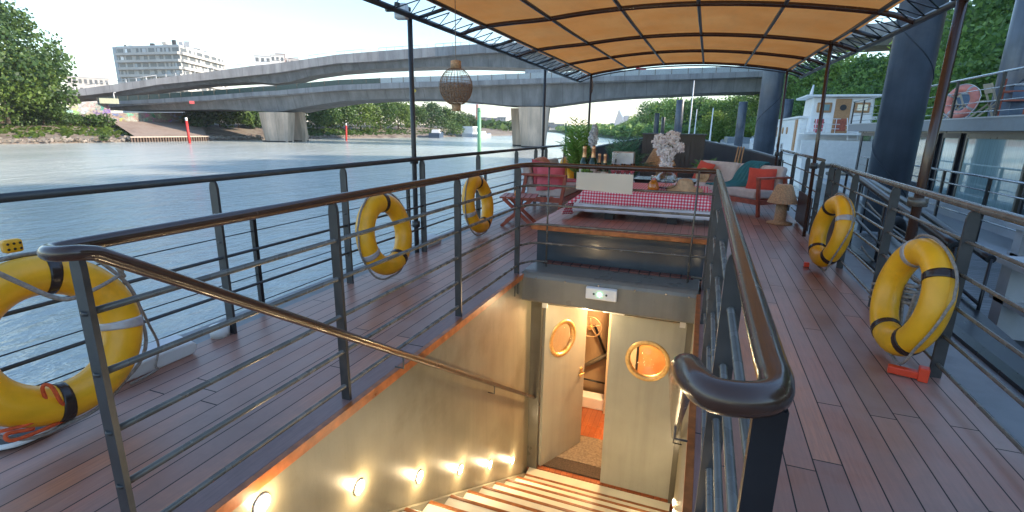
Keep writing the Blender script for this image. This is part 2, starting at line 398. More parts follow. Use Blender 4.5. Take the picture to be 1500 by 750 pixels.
strip('hillside', RSH, [(-1, -2.6), (0, -1.6), (2, -.4), (6, .5), (14, 3.0), (26, 6.0), (45, 8), (300, 9), (2500, 9)], M_hill, 1)
# paved slope and sheet-pile edge under the bridges on the far bank
pv = MB(); pv.add([(-85.2, 55.5, -.90), (-85.2, 68, -.90), (-97.8, 77, 1.5), (-97.8, 60, 1.5)], [(0, 1, 2, 3)]); struct('paved_slope', pv, M_slab)
sp = thing('sheet_pile_edge', 'low pale edge of sheet piles at the water below the paved slope under the bridge', 'quay edge', (-85, 58, WZ))
MB().bb(-85.6, -84.9, 54.5, 68.3, -1.0, -.8).build('capping_beam', pm('pale_concrete_edge', (.42, .35, .29), .8), sp)
ps = MB()
for i in range(30): ps.bb(-85.25, -85.0, 54.6+i*.46, 54.82+i*.46, -2, -1.0)
ps.build('pile_row', pm('pile_steel', (.13, .09, .07), .8), sp)

# ================================================================== TREES
def leaves(lobes, n, size, squash=1.0):
    """lobes: list of (cx,cy,cz,rx,ry,rz); returns vertex/face arrays of small folded leaf clumps"""
    w = np.array([l[3]*l[4] + l[3]*l[5] for l in lobes]); w = w/w.sum(); cnt = rng.multinomial(n, w); V = []
    for l, k in zip(lobes, cnt):
        d = rng.normal(size=(k, 3)); d /= np.linalg.norm(d, axis=1)[:, None]
        r = rng.random(k)**.38; r = np.where(rng.random(k) < .75, .72+.30*r, r*.85)
        bumpy = 1+.16*np.sin(d[:, 0]*7+l[0])*np.sin(d[:, 1]*6+l[1])*1.0+.10*np.sin(d[:, 2]*11+l[2])
        c = d*r[:, None]*bumpy[:, None]*np.array(l[3:6])+np.array(l[:3])
        # local frame roughly facing outward with strong jitter
        nn = d*.6+rng.normal(size=(k, 3))*.6; nn /= np.linalg.norm(nn, axis=1)[:, None]
        a = np.cross(nn, rng.normal(size=(k, 3))); a /= np.linalg.norm(a, axis=1)[:, None]; b = np.cross(nn, a)
        s = size*(.6+.8*rng.random(k))[:, None]
        V.append(np.stack([c-a*s*.5, c+b*s*.32-nn*s*.1, c+a*s*.5, c-b*s*.32+nn*s*.12], 1))
    return np.concatenate(V).reshape(-1, 3)
def leafmesh(name, V, mat, parent, off):
    me = bpy.data.meshes.new(name); k = len(V)//4
    me.from_pydata((V-np.array(off)).tolist(), [], [(4*i, 4*i+1, 4*i+2, 4*i+3) for i in range(k)]); me.materials.append(mat)
    o = bpy.data.objects.new(name, me); C.objects.link(o); o.parent = parent; return o
def tree(label, base, top, rad, mat, n=2600, leaf=.55, low=.22, group='', name='tree', lob=9, cat='tree'):
    x, y, z = base; hgt = top-z; t = thing(name, label, cat, base, 0, group or None)
    tr = MB(); lean = Vector((random.uniform(-.05, .05), random.uniform(-.05, .05), 1))*hgt
    B = Vector(base); pts = [B-Vector((0, 0, .5)), B+lean*.25, B+lean*.5, B+lean*.8]
    r0 = max(.12, hgt*.022); tr.tube(pts, [r0*1.3, r0, r0*.7, r0*.3], 7)
    lobes = []
    lobes.append((x, y, z+hgt*(low+(1-low)*.5), rad*.72, rad*.72, hgt*(1-low)*.46))
    for i in range(lob):
        a = 2*math.pi*i/lob+random.random(); hz = low+.12+(1-low-.2)*random.random(); f = math.sin(math.pi*min(1, max(.12, (hz-low)/(1-low)*.9+.1)))
        rr = rad*(.34+.2*random.random()); cx = x+math.cos(a)*rad*.62*f; cy = y+math.sin(a)*rad*.62*f
        lobes.append((cx, cy, z+hgt*hz, rr, rr, rr*.8))
        if i % 2 == 0: tr.tube([B+lean*(.2+.25*random.random()), Vector((cx, cy, z+hgt*hz-rr*.2))], [r0*.4, r0*.12], 5)
    lobes.append((x, y, top-rad*.3, rad*.4, rad*.4, rad*.3))
    tr.build('trunk', M_bark, t); leafmesh('crown', leaves(lobes, n, leaf), mat, t, base); return t
def bush(label, base, r, hgt, mat, n=700, leaf=.4, group=None, name='bush'):
    t = thing(name, label, 'bush', base, 0, group); B = Vector(base); tr = MB()
    for i in range(4): tr.tube([B, B+Vector((random.uniform(-r, r)*.5, random.uniform(-r, r)*.5, hgt*.7))], [.05, .02], 5)
    tr.build('stem', M_bark, t)
    lobes = [(base[0]+random.uniform(-r, r)*.6, base[1]+random.uniform(-r, r)*.6, base[2]+hgt*random.uniform(.3, .6), r*.6, r*.6, hgt*.45) for _ in range(5)]
    leafmesh('foliage', leaves(lobes, n, leaf), mat, t, base)

def ltree(px, ytop, X, rad, mat, label, zb=1.4, n=2400, leaf=.6, group='trees on the left river bank', low=.15):
    p = RX(px, ytop, X); tree(label, (X, p.y, zb), p.z, rad, mat, n, leaf, low, group)
ltree(6, 8, -97, 7.2, LL_mid, 'tall broad green tree at the far left edge of the far bank', n=11000, leaf=.5, low=.05)
ltree(-40, 0, -94, 8.5, LL_dark, 'dark green tree cut by the left frame edge on the far bank', n=6000, leaf=.55, low=.05)
ltree(52, 122, -96, 3.2, LL_mid, 'short green tree leaning beside the tall tree at the far left', n=3000, leaf=.5, low=.05)
ltree(-14, 62, -92, 5.8, LL_light, 'lower light green tree in front of the tall tree at the left edge', n=6000, leaf=.45, low=.02)
for px, yt, X, r, m, lab in [
    (292, 158, -95, 3.6, LL_dark, 'dark tree in the shade under the road bridge, nearest the paved slope'),
    (318, 152, -95, 4.4, LL_mid, 'leafy tree under the bridge left of the first bridge pier'),
    (345, 150, -94, 4.2, LL_mid, 'bushy green tree hanging over the bank just left of the bridge pier'),
    (366, 152, -97, 4.5, LL_dark, 'dark green tree directly behind the left bridge pier'),
    (414, 150, -98, 4.5, LL_dark, 'dark green tree seen in the gap between the twin left bridge piers'),
    (462, 152, -92, 5.6, LL_mid, 'rounded green tree just right of the twin bridge piers'),
    (497, 148, -92, 5.4, LL_mid, 'tall green tree behind the second red river marker'),
    (526, 146, -92, 5.6, LL_light, 'bright green tree midway along the far bank row'),
    (556, 147, -92, 5.6, LL_mid, 'green tree left of the front canopy pole on the far bank'),
    (582, 149, -92, 5.6, LL_light, 'light green tree just left of the canopy pole'),
    (605, 153, -94, 5.0, LL_mid, 'green tree just right of the canopy pole on the far bank'),
    (632, 152, -95, 6.0, LL_dark, 'tallest dark round tree left of the hanging lantern'),
    (652, 160, -95, 5.5, LL_mid, 'mid green tree right of the dark round tree'),
    (672, 166, -96, 5.5, LL_mid, 'tree below the hanging lantern on the far bank'),
    (688, 171, -98, 5.0, LL_dark, 'last low tree of the far bank row by the white houseboat')]:
    ltree(px, yt, X, r, m, lab, zb=1.0, n=3000, leaf=.6, low=.04)
for i, (px, py, X) in enumerate([(8, 183, -97.5), (32, 184, -97), (58, 184, -96.5), (84, 181, -96.5), (104, 180, -96.5), (128, 183, -96.5), (146, 186, -96)]):
    p = RX(px, py, X); bush(f'{ORD[i]} bush from the left along the foot of the graffiti wall', (X, p.y, .6), 2.2, 2.1, LL_dark if i % 2 else LL_mid, 900, .35, 'bushes along the graffiti wall')
bush('small lone green bush by the water left of the red marker', tuple(RX(152, 206, -85.5)), .6, 1.0, LL_mid, 200, .25)
bush('round green bush at the water below the far trees', (-82, 160, -1), 3.5, 4.5, LL_mid, 900, .5)

# right bank wooded hillside
RG = 'trees on the wooded right bank'
k = 0
for px, yt, D, r, m, n in [(921, 182, 300, 7, L_dark, 1500), (934, 174, 262, 7, L_light, 1800), (950, 168, 235, 7, L_mid, 2000), (903, 190, 420, 9, L_dark, 1500), (915, 186, 330, 7, L_mid, 1500), (926, 176, 270, 7.5, L_mid, 1800), (942, 170, 250, 7, L_mid, 2200), (958, 149, 205, 7.5, L_dark, 3000), (978, 146, 185, 7, L_mid, 3000), (998, 148, 160, 6.5, L_mid, 3000),
    (1016, 146, 150, 6, L_dark, 3000), (1036, 145, 140, 6, L_dark, 3000), (1056, 147, 130, 5.5, L_mid, 3200), (1080, 138, 125, 5.5, L_mid, 3200), (1102, 134, 120, 5.5, L_dark, 3200),
    (1128, 122, 110, 5.5, L_dark, 3000), (1152, 112, 100, 5.5, L_mid, 3600), (1178, 104, 95, 5.5, L_light, 3600), (1203, 92, 90, 5.5, L_mid, 3800), (1228, 88, 88, 5.5, L_mid, 3800), (1250, 80, 84, 5, L_light, 3800),
    (1276, 84, 80, 5, L_mid, 3800), (1304, 88, 78, 5, L_dark, 3800), (1340, 70, 74, 5.5, L_mid, 3600), (1378, 52, 72, 5.5, L_light, 4500), (1410, 60, 70, 4, L_light, 4500), (1466, 10, 68, 5, L_mid, 6000), (1478, -12, 64, 6, L_mid, 6000), (1505, -40, 60, 6.5, L_mid, 6000), (1545, -60, 56, 6.5, L_dark, 4000)]:
    p = RD(px, yt, D); desc = {id(L_mid): 'mid green', id(L_dark): 'dark green', id(L_light): 'yellow green'}[id(m)]
    where = ('far down the river beyond the bow' if px < 950 else 'behind the dark bow locker' if px < 1040 else 'between the bow and the slim steel pile' if px < 1105 else 'above the white barge' if px < 1290 else 'hidden partly by the thick steel pile' if px < 1385 else 'above the upper deck of the houseboat')
    tree(f'{nth(desc+where)} {desc} tree from the left {where}', (p.x, p.y, .6 if D > 150 else 1.5 if D > 100 else 3.5), p.z, r, m, n, .42 if D < 130 else .7, 0.0, RG, lob=10)
# lower front row filling the slope
for px, yt, D, r, m in [(1050, 172, 112, 4, L_light), (1075, 168, 108, 4, L_mid), (1100, 172, 100, 4, L_mid), (1150, 150, 86, 4, L_mid), (1180, 140, 80, 4, L_mid), (1210, 128, 76, 4, L_dark), (1240, 124, 72, 4, L_mid), (1272, 132, 68, 4, L_mid), (1300, 130, 64, 4, L_dark), (1335, 124, 60, 4, L_light), (1372, 118, 56, 4, L_mid), (1400, 80, 54, 4, L_light), (1432, 52, 52, 4, L_mid), (1460, 70, 46, 4.2, L_mid), (1490, 52, 42, 4.4, L_mid), (1530, 40, 40, 4.5, L_dark)]:
    p = RD(px, yt, D); desc = {id(L_mid): 'mid green', id(L_dark): 'dark green', id(L_light): 'yellow green'}[id(m)]
    where = 'between the bow and the slim steel pile' if px < 1105 else 'close behind the white barge' if px < 1290 else 'low behind the thick steel pile' if px < 1385 else 'just behind the upper deck chairs'
    tree(f'{nth(desc+where+"low")} {desc} low tree from the left {where}', (p.x, p.y, -.3 if px < 1300 else .5), p.z, r, m, 4200, .32, 0.0, 'low trees at the foot of the hillside', lob=10)
# unseen trees added off-frame to the right to keep sun off the barge
for i in range(9):
    y = -2+i*8; tree(nth('off')+' unseen tall tree added on the right bank to shade the barge', (34+random.uniform(-3, 3), y, 5), 28+random.uniform(-2, 2), 7.5, L_mid, 4200, 1.6, 0.0, RG)

# weeds, stones and distant woods (uncountable)
def scatter(name, label, cat, fn, n, size, mat, flat=.5):
    V = []
    for _ in range(n):
        p = Vector(fn()); s = size*random.uniform(.4, 1.6)
        for k in range(4):
            d = Vector((random.gauss(0, 1), random.gauss(0, 1), random.gauss(0, flat))).normalized(); e = d.orthogonal().normalized(); c = p+Vector((random.gauss(0, s*.3), random.gauss(0, s*.3), abs(random.gauss(0, s*.25))))
            V += [c-d*s*.5, c+e*s*.35, c+d*s*.5, c-e*s*.35]
    me = bpy.data.meshes.new(name); k = len(V)//4; me.from_pydata([tuple(v) for v in V], [], [(4*i, 4*i+1, 4*i+2, 4*i+3) for i in range(k)]); me.materials.append(mat)
    o = bpy.data.objects.new(name, me); C.objects.link(o); tag(o, label, cat); o['kind'] = 'stuff'; return o
def bankz(s): return float(np.interp(s, [0, 1, 3, 7, 12, 14], [-1.75, -1.25, -1.0, -.2, .8, 1.15]))
def f1():
    s = random.uniform(5, 14)*random.random()**.3; return (-86-s, random.uniform(25, 62) if s > 3 else random.uniform(20, 62), bankz(s)+.1)
scatter('bank_weeds', 'patchy green weeds and scrub growing on the sloping far bank', 'weeds', f1, 650, .5, LL_light)
def f2(): y = random.uniform(15, 160); return (-85.6-random.random()*1.6+(.5 if y > 90 else 0), y, -1.5+random.random()*.35)
scatter('bank_stones', 'line of pale stones along the waterline of the far bank', 'stones', f2, 900, .45, pm('pale_stone', (.36, .31, .26), .9, var=.3, vs=1), .8)
def f3(): y = random.uniform(88, 175); s = random.uniform(2, 9); return (-84-s, y, bankz(s)+.1)
scatter('bank_scrub', 'low scrub below the tree row on the far bank', 'scrub', f3, 900, .7, LL_mid)
def f4():
    y = random.uniform(230, 700)**1.0; i = y; X = float(np.interp(y, [150, 220, 300, 420, 800, 2500], [-82, -84, -95, -130, -260, -600])); return (X-random.uniform(4, 45), y, random.uniform(.0, 3.2))
scatter('distant_trees', 'hazy mass of low trees along the distant left bank of the river', 'trees', f4, 2600, 3.0, LL_mid)
def f5():
    y = random.uniform(230, 520); X = float(np.interp(y, [172, 250, 400, 1000], [-24, -52, -110, -300])); return (X+random.uniform(1, 30), y, random.uniform(0, 2.2))
scatter('distant_trees', 'low trees and bushes along the distant right bank of the river', 'trees', f5, 1600, 2.4, L_mid)
def f6():
    y = random.uniform(90, 235); X = float(np.interp(y, [95, 122, 172, 250], [6, -3, -24, -52])); return (X+random.uniform(.5, 12), y, random.uniform(-1, 2.5))
scatter('riverside_scrub', 'dense scrub at the waterline of the right bank behind the bow', 'scrub', f6, 2200, 1.3, L_mid)

# ================================================================== BRIDGES
def bridge(label, st, width, inset, nm, glassm, rail=False):
    """st: list of (top, fascia_bottom, girder_bottom) points given as (plan point, zt, zf, zg)"""
    P0 = st[0][0]; t = thing('road_bridge', label, 'bridge', (P0.x, P0.y, WZ))
    def off(i, d):
        a = st[max(i-1, 0)][0]; b = st[min(i+1, len(st)-1)][0]; v = Vector((b.x-a.x, b.y-a.y, 0)).normalized(); nn = Vector((-v.y, v.x, 0)); return st[i][0]+nn*d
    fas, gir = [], []
    for i, (p, zt, zf, zg) in enumerate(st):
        def q(d, z): o = off(i, d); return (o.x, o.y, z)
        fas.append([q(0, zt), q(.25, zt), q(.25, zt-.9), q(width-.25, zt-.9), q(width-.25, zt), q(width, zt), q(width, zf), q(width-.3, zf-.05), q(.3, zf-.05), q(0, zf)])
        gir.append([q(inset, zf-.06), q(width-inset, zf-.06), q(width-inset-.6, zg), q(inset+.6, zg)])
    MB().loft(fas).build('deck', M_conc2, t); MB().loft(gir).build('girder', M_conc, t)
    return t, off
def ln(px, a, b):  # plan point on the vertical plane through a-b
    d = ray(px, 190); A = np.array([[d[0], -(b[0]-a[0])], [d[1], -(b[1]-a[1])]]); s = np.linalg.solve(A, np.array(a)); return Vector((d[0]*s[0], d[1]*s[0], 0))
def zat(px, py, P): d = ray(px, py); t = math.hypot(P.x, P.y)/math.hypot(d[0], d[1]); return H+d[2]*t
A_, B_ = (-75, 71.5), (-28, 83.0)
low = []
for px, yt, yf, yg in [(150, 150, 154, 161), (240, 145, 151, 161), (320, 139.5, 146.5, 159.5), (376, 135, 141, 162.5), (392, 134, 140, 163.5), (410, 133, 139.2, 162.5), (440, 130, 137, 156), (500, 124.6, 132.5, 147), (560, 122, 130, 144), (610, 120, 128, 143.5), (655, 119, 126.5, 145), (700, 118, 124.8, 149), (740, 116.2, 123.8, 153.2), (775, 115, 122.5, 155), (805, 114, 121.5, 154), (870, 112, 119, 145), (930, 110.4, 117.5, 140), (1000, 108, 116, 136.5), (1060, 106, 114, 134), (1112, 104, 112.3, 133), (1160, 102.5, 111, 134), (1250, 99, 108, 138)]:
    P = ln(px, A_, B_); low.append((P, zat(px, yt, P), zat(px, yf, P), zat(px, yg, P)))
lb, loff = bridge('lower grey concrete road bridge crossing the river behind the lantern', low, 13, 1.2, 'low', None)
gm = MB()
for i in range(len(low)-1):
    a = loff(i, .1); b = loff(i+1, .1); za, zb = low[i][1], low[i+1][1]
    gm.add([(a.x, a.y, za), (b.x, b.y, zb), (b.x, b.y, zb+.85), (a.x, a.y, za+.85), (a.x, a.y+.04, za), (b.x, b.y+.04, zb), (b.x, b.y+.04, zb+.85), (a.x, a.y+.04, za+.85)], [(0, 1, 2, 3), (4, 7, 6, 5), (3, 2, 6, 7)], 0 if i > 7 else 1)
    n = max(1, int((b-a).length/2.0))
    for k in range(n): c = a.lerp(b, k/n); z = za+(zb-za)*k/n; npost = globals().get('npost', 0)+1; (MB().bb(c.x-.04, c.x+.04, c.y-.08, c.y-.02, z, z+.9).build('screen_post', M_bar, lb) if npost < 95 else None)
M_noise = pm('noise_screen', (.40, .44, .46), .25, var=.1); M_noiseg = pm('green_screen', (.05, .085, .08), .3, var=.15)
gm.build('screen', [M_noise, M_noiseg], lb)
def pier(cx, cy, wt, wb, dt, db, zt, lab=None, par=None, ang=.21):
    mb = MB(); rings = []
    for z, w, d in ((WZ-2, wb, db), (WZ+.5, wb, db), (zt, wt, dt)):
        c, s = math.cos(ang), math.sin(ang); pts = [(-w*.5, -d*.18), (-w*.18, -d*.5), (w*.40, -d*.5), (w*.5, -d*.36), (w*.5, d*.36), (w*.4, d*.5), (-w*.18, d*.5), (-w*.5, d*.18)]
        rings.append([(cx+x*c-y*s, cy+x*s+y*c, z) for x, y in pts])
    mb.loft(rings); mb.build('pier', M_conc3, par)
    MB().lathe([(wb*.55, WZ-1), (wb*.55, WZ+.18), (.1, WZ+.2)], (cx, cy, 0), 8).build('pier_foot', pm('dark_footing', (.05, .045, .04), .8), par)
Pa = ln(391, A_, B_); pier(Pa.x, Pa.y+2.5, 6.2, 4.9, 3.2, 2.8, zat(391, 164, Pa), par=lb)
pb = RD(432, 190, 110); pier(pb.x, pb.y, 3.6, 4.4, 3.2, 3.2, zat(391, 164, Pa)+.3, par=lb, ang=.5)
Pc = ln(775, A_, B_); pier(Pc.x, Pc.y+2.5, 5.4, 4.2, 3.2, 2.8, zat(775, 156, Pc), par=lb)
pd = ln(770, (-75, 80.5), (-28, 92.0)); pier(pd.x-.5, pd.y, 4.6, 3.8, 3.2, 2.8, zat(775, 156, Pc), par=lb)
up = []
for px, yt, yf, yg, D in [(60, 141, 147, 144+3, 138), (88, 136, 143, 147, 135), (135, 130, 140, 144, 134), (181, 123.5, 134.7, 140, 132), (240, 115.6, 124.6, 131, 130), (310, 106.5, 118, 123, 127), (350, 101, 114, 120.5, 125.5), (376, 97.4, 111, 119, 124), (392, 95.7, 109.3, 120.8, 123), (408, 94, 107.6, 122, 122), (419, 92.5, 106, 120.5, 122), (430, 91, 104.5, 118.5, 122), (460, 86.5, 99, 110, 121), (500, 80.4, 93, 104, 120), (560, 75, 89.5, 99.2, 119), (640, 69, 82.7, 96, 118), (700, 64.5, 77.7, 96, 116), (750, 62, 76, 97.5, 115), (797, 60, 75, 100, 113), (850, 57, 72, 93, 111), (930, 53, 67, 82, 108), (1000, 50, 66, 79, 106), (1130, 43, 61, 74, 101), (1262, 36, 54, 66, 96), (1310, 27, 49, 61, 93), (1400, 10, 32, 45, 88), (1450, -2, 22, 36, 84), (1560, -40, -12, 5, 76)]:
    D = float(np.interp(px, [60, 240, 500, 797, 1130, 1350, 1560], [138, 130, 121, 113, 101, 90, 76]))
    d = RD(px, 190, D); P = Vector((d.x, d.y, 0)); up.append((P, zat(px, yt, P), zat(px, yf, P), zat(px, yg, P)))
ub, uoff = bridge('upper grey concrete road bridge with thin railing curving over the lower bridge', up, 11, 1.2, 'up', None)
rl = MB()
for i in range(len(up)-1):
    a = uoff(i, .12); b = uoff(i+1, .12); za, zb = up[i][1], up[i+1][1]; n = max(1, int((b-a).length/1.7))
    rl.tube([(a.x, a.y, za+.62), (b.x, b.y, zb+.62)], .05, 4)
    for k in range(n): c = a.lerp(b, k/n); z = za+(zb-za)*k/n; rl.bb(c.x-.05, c.x+.05, c.y-.05, c.y+.05, z, z+.6)
rl.build('railing', M_greypaint, ub)
P = RD(797, 190, 116); 
# vehicles / boxes visible above the lower bridge
def lorry(px, py, D, w, h, col, lab, cat):
    p = RD(px, py, D); t = thing('lorry', lab, cat, (p.x, p.y, p.z-h/2), .21)
    MB().box((0, 0, h*.55), (w, 2.3, h*.9)).build('cargo_box', pm('lorry_'+cat+str(px), col, .5, vs=3, var=.2), t, world=False)
    MB().box((w*.5+.9, 0, h*.4), (1.6, 2.2, h*.7)).build('cab', M_white, t, world=False)
    for s in (-.35, .3): MB().lathe([(.5, -1.2), (.5, 1.2)], (w*s, 0, .0), 10, rot=Matrix.Rotation(R_(90), 3, 'X')).build('wheel', M_rubber, t, world=False)
lorry(787, 110, 96, 4.2, 1.7, (.33, .36, .38), 'grey graffiti covered van box on the lower bridge beside the canopy pole', 'van')
lorry(938, 106, 98, 1.7, 1.3, (.65, .05, .06), 'small red vehicle on the lower bridge just under the canopy edge', 'van')
sg = MB(); p = RD(281, 150, 100); sg.box(p, (.7, .12, .45), .7)
tag(sg.build('navigation_sign', pm('red_white_sign', (.7, .12, .12), .5)), 'small red and white navigation sign fixed on the lower bridge above the red marker', 'sign')
sg = MB(); p = RD(607, 133, 92); rm = Matrix.Rotation(R_(45), 3, 'Y'); sg.box(p, (.55, .08, .55), rm)
tag(sg.build('navigation_sign', pm('yellow_sign', (.62, .45, .05), .5)), 'small yellow diamond navigation sign on the lower bridge right of the canopy pole', 'sign')
# ================================================================== LEFT BANK STRUCTURES
def graffiti(name, seed, base=(.42, .40, .38)):
    t = NT(name); v = t.coord((.55, .55, .8)); vo = t.n('ShaderNodeTexVoronoi'); vo.inputs['Scale'].default_value = 1.1; t.l(v, vo.inputs['Vector'])
    n = t.noise(1.3+seed*.2, 6, v, .7); hs = t.n('ShaderNodeHueSaturation'); t.l(vo.outputs['Color'], hs.inputs['Color']); hs.inputs['Saturation'].default_value = .75; hs.inputs['Value'].default_value = .55
    m = t.ramp(n, [(.47, (0, 0, 0)), (.52, (1, 1, 1))]); c = t.mix(m, base, hs.outputs[0])
    n2 = t.noise(4.5, 3, v); m2 = t.ramp(n2, [(.46, (0, 0, 0)), (.48, (1, 1, 1)), (.52, (1, 1, 1)), (.54, (0, 0, 0))]); c = t.mix(t.math('MULTIPLY', m2, .6), c, (.06, .06, .07))
    t.l(c, t.b.inputs['Base Color']); t.b.inputs['Roughness'].default_value = .85; return t.m
def wallp(name, label, pts, th, mat, cat='wall', cap=None):
    """pts: [(x,y,z0,z1)]"""
    mb = MB()
    for (x0, y0, a0, a1), (x1, y1, b0, b1) in zip(pts[:-1], pts[1:]):
        mb.add([(x0, y0, a0), (x1, y1, b0), (x1, y1, b1), (x0, y0, a1), (x0-th, y0, a0), (x1-th, y1, b0), (x1-th, y1, b1), (x0-th, y0, a1)],
               [(0, 1, 2, 3), (4, 7, 6, 5), (3, 2, 6, 7), (0, 4, 5, 1), (0, 3, 7, 4), (1, 5, 6, 2)])
    return tag(mb.build(name, mat), label, cat)
def wp(px, pyb, pyt, X): a = RX(px, pyb, X); b = RX(px, pyt, X); return (X, a.y, a.z-1.5, b.z)
wallp('retaining_wall', 'low wall with white and red graffiti left of the abutment, behind the bushes', [wp(20, 175, 154, -99.4), (wp(95, 176, 150, -99.4)), wp(110, 178, 162, -99.4)], .5, graffiti('graffiti_white', 1, (.48, .46, .44)))
wallp('bridge_abutment', 'tall concrete abutment wall covered in grey lettering graffiti', [wp(62, 168, 152, -100.4), wp(82, 172, 149, -100.4), wp(165, 181, 151, -100.4)], 1.2, graffiti('graffiti_grey', 3, (.34, .31, .29)))
wallp('underpass_wall', 'low wall of colourful graffiti in the shade under the bridges', [wp(160, 181, 166, -98.6), wp(215, 181, 165, -98.6), wp(283, 181, 165, -98.6)], .5, graffiti('graffiti_bright', 5, (.30, .22, .18)))
wallp('abutment_parapet', 'pale concrete parapet block on top of the abutment at its left end', [wp(48, 150, 143, -100), wp(80, 152, 144, -100)], .8, M_conc2)
# traffic sign gantry box and lamp posts on the left approach
def lamp(px, pyt, pyb, D, arm, lab, twin=False):
    p = RD(px, pyt, D); q = RD(px, pyb, D); t = thing('street_lamp', lab, 'street lamp', (p.x, p.y, q.z), 0, 'street lamps on the bridge approach')
    MB().tube([(p.x, p.y, q.z), p], [.14, .08], 6).build('pole', M_greypaint, t)
    h = MB()
    for s in ((-1, 1) if twin else (1,)): h.beam(p, p+Vector((.5*s*arm, .8*s*arm, .1)), .3, .14)
    h.build('lamp_head', M_greypaint, t)
lamp(91, 95, 135, 150, 1.3, 'tall twin headed street lamp standing against the sky left of the apartment block', True)
lamp(108, 121, 140, 128, .5, 'short pale lamp post at the start of the upper bridge'); lamp(166, 136, 146, 118, .4, 'thin post on the abutment between the two bridges')
p = RD(160, 148, 117); tag(MB().box(p, (2.6, 1.2, .9), .9).build('equipment_box', pm('pale_yellow_box', (.5, .52, .38), .6)), 'small pale yellow cabinet on the abutment parapet', 'box')

def building(name, label, c, wd, dp, hgt, rz, wallm, floors, cols, winm, z0, cat='building', roof=None, sidecols=0, band=None, maxw=100):
    t = thing(name, label, cat, (c[0], c[1], z0), rz)
    MB().box((0, 0, hgt/2), (wd, dp, hgt)).build('wall', wallm, t, world=False)
    MB().box((0, 0, hgt+.35), (wd+.6, dp+.6, .7)).build('roof', roof or M_greypaint, t, world=False)
    fh = hgt/floors; cw = wd/cols
    for f in range(floors):
        for k in range(cols):
            MB().box((-wd/2+cw*(k+.5), -dp/2-.03, fh*(f+.55)), (cw*.55, .16, fh*.5)).build('window', winm, t, world=False)
    if sidecols:
        sw = dp/sidecols
        for f in range(floors):
            for k in range(sidecols): MB().box((wd/2+.03, -dp/2+sw*(k+.5), fh*(f+.55)), (.16, sw*.55, fh*.5)).build('window', winm, t, world=False)
    return t
# big apartment block: two wings meeting at a corner
M_apt = pm('pale_render', (.50, .485, .45), .85, var=.12, vs=.2); M_aptb = pm('grey_gable', (.42, .47, .50), .85, var=.05)
M_aw = curtain_glass('apartment_glass', (.085, .09, .095), .5, .15)
def apt():
    c0 = RD(262, 68, 290); a = RD(170, 72, 318); b = RD(327, 84, 330); zt = c0.z; z0 = 3.0
    t = thing('apartment_block', 'large pale nine storey apartment block with balcony bands above the upper bridge', 'building', (c0.x, c0.y, z0))
    nf = 10; fh = (zt-z0)/nf; q = [Vector((v.x, v.y, 0)) for v in (a, c0, b)]
    u1 = (q[0]-q[1]).normalized(); u2 = (q[2]-q[1]).normalized(); back = (u1+u2).normalized()
    mb = MB(); e1 = q[0]; e2 = q[2]; n1 = Vector((-u1.y, u1.x, 0)); n1 = n1 if n1.dot(u2) > 0 else -n1; n2 = Vector((-u2.y, u2.x, 0)); n2 = n2 if n2.dot(u1) > 0 else -n2
    L1 = (e1-q[1]).length; L2 = (e2-q[1]).length
    ins = q[1]+(n1+n2)*14*.8
    poly = [q[1], e1, e1+n1*14, ins, e2+n2*14, e2]
    mb.loft([[(p.x, p.y, z) for p in poly] for z in (z0, zt)]); mb.build('wall', M_apt, t)
    # gable ends
    g = MB(); o1 = e1+u1*.3; g.loft([[(p.x, p.y, z) for p in (o1, o1+u1*2.0, o1+u1*5.5+n1*14, o1+n1*14)] for z in (z0, zt+.6)]); g.build('gable', M_aptb, t)
    g = MB(); o2 = e2+u2*.3; g.loft([[(p.x, p.y, z) for p in (o2, o2+u2*1.5, o2+u2*1.5+n2*14, o2+n2*14)] for z in (z0, zt-1)]); g.build('gable', M_apt, t)
    nw = 0
    for f in range(3, nf):
        for (o, u, n, L, k) in ((q[1], u1, n1, L1, 8), (q[1], u2, n2, L2, 6)):
            z = z0+fh*f
            mb = MB(); A = o-n*1.3; Bp = o+u*L-n*1.3; Cp = o+u*L; mb.loft([[(A.x, A.y, zz), (Bp.x, Bp.y, zz), (Cp.x, Cp.y, zz), (o.x, o.y, zz)] for zz in (z-.15, z+.95)]); mb.build('balcony', M_apt, t)
            for i in range(k):
                c1 = o+u*(L*(i+.12)/k)-n*.06; c2 = o+u*(L*(i+.86)/k)-n*.06; d1 = c1+n*.1; d2 = c2+n*.1
                MB().loft([[(c1.x, c1.y, zz), (c2.x, c2.y, zz), (d2.x, d2.y, zz), (d1.x, d1.y, zz)] for zz in (z+.95, z+fh-.35)]).build('window', M_aw, t)
                if random.random() < .55:
                    m1 = o+u*(L*(i+random.uniform(.15, .6))/k); m2 = m1+u*random.uniform(1, 2.4); MB().loft([[(p.x, p.y, zz) for p in (m1-n*.15, m2-n*.15, m2-n*.02, m1-n*.02)] for zz in (z+.95, z+fh-.5)]).build('blind', random.choice([M_white, M_apt, M_apt, M_greypaint, M_aptb]), t)
    mb = MB(); off = [p-back*1.2 for p in poly]; mb.loft([[(p.x, p.y, z) for p in poly] for z in (zt, zt+.8)]); mb.build('roof', M_greypaint, t)
    for i in range(26):
        u, L, n = (u1, L1, n1) if i % 2 else (u2, L2, n2); c = q[1]+u*(L*random.random())+n*random.uniform(2, 9); hh = random.uniform(.8, 2.6)
        MB().box((c.x, c.y, zt+.8+hh/2), (random.uniform(.5, 2.5), random.uniform(.5, 1.4), hh), .5).build('chimney', random.choice([M_apt, M_greypaint, M_post]), t)
apt()
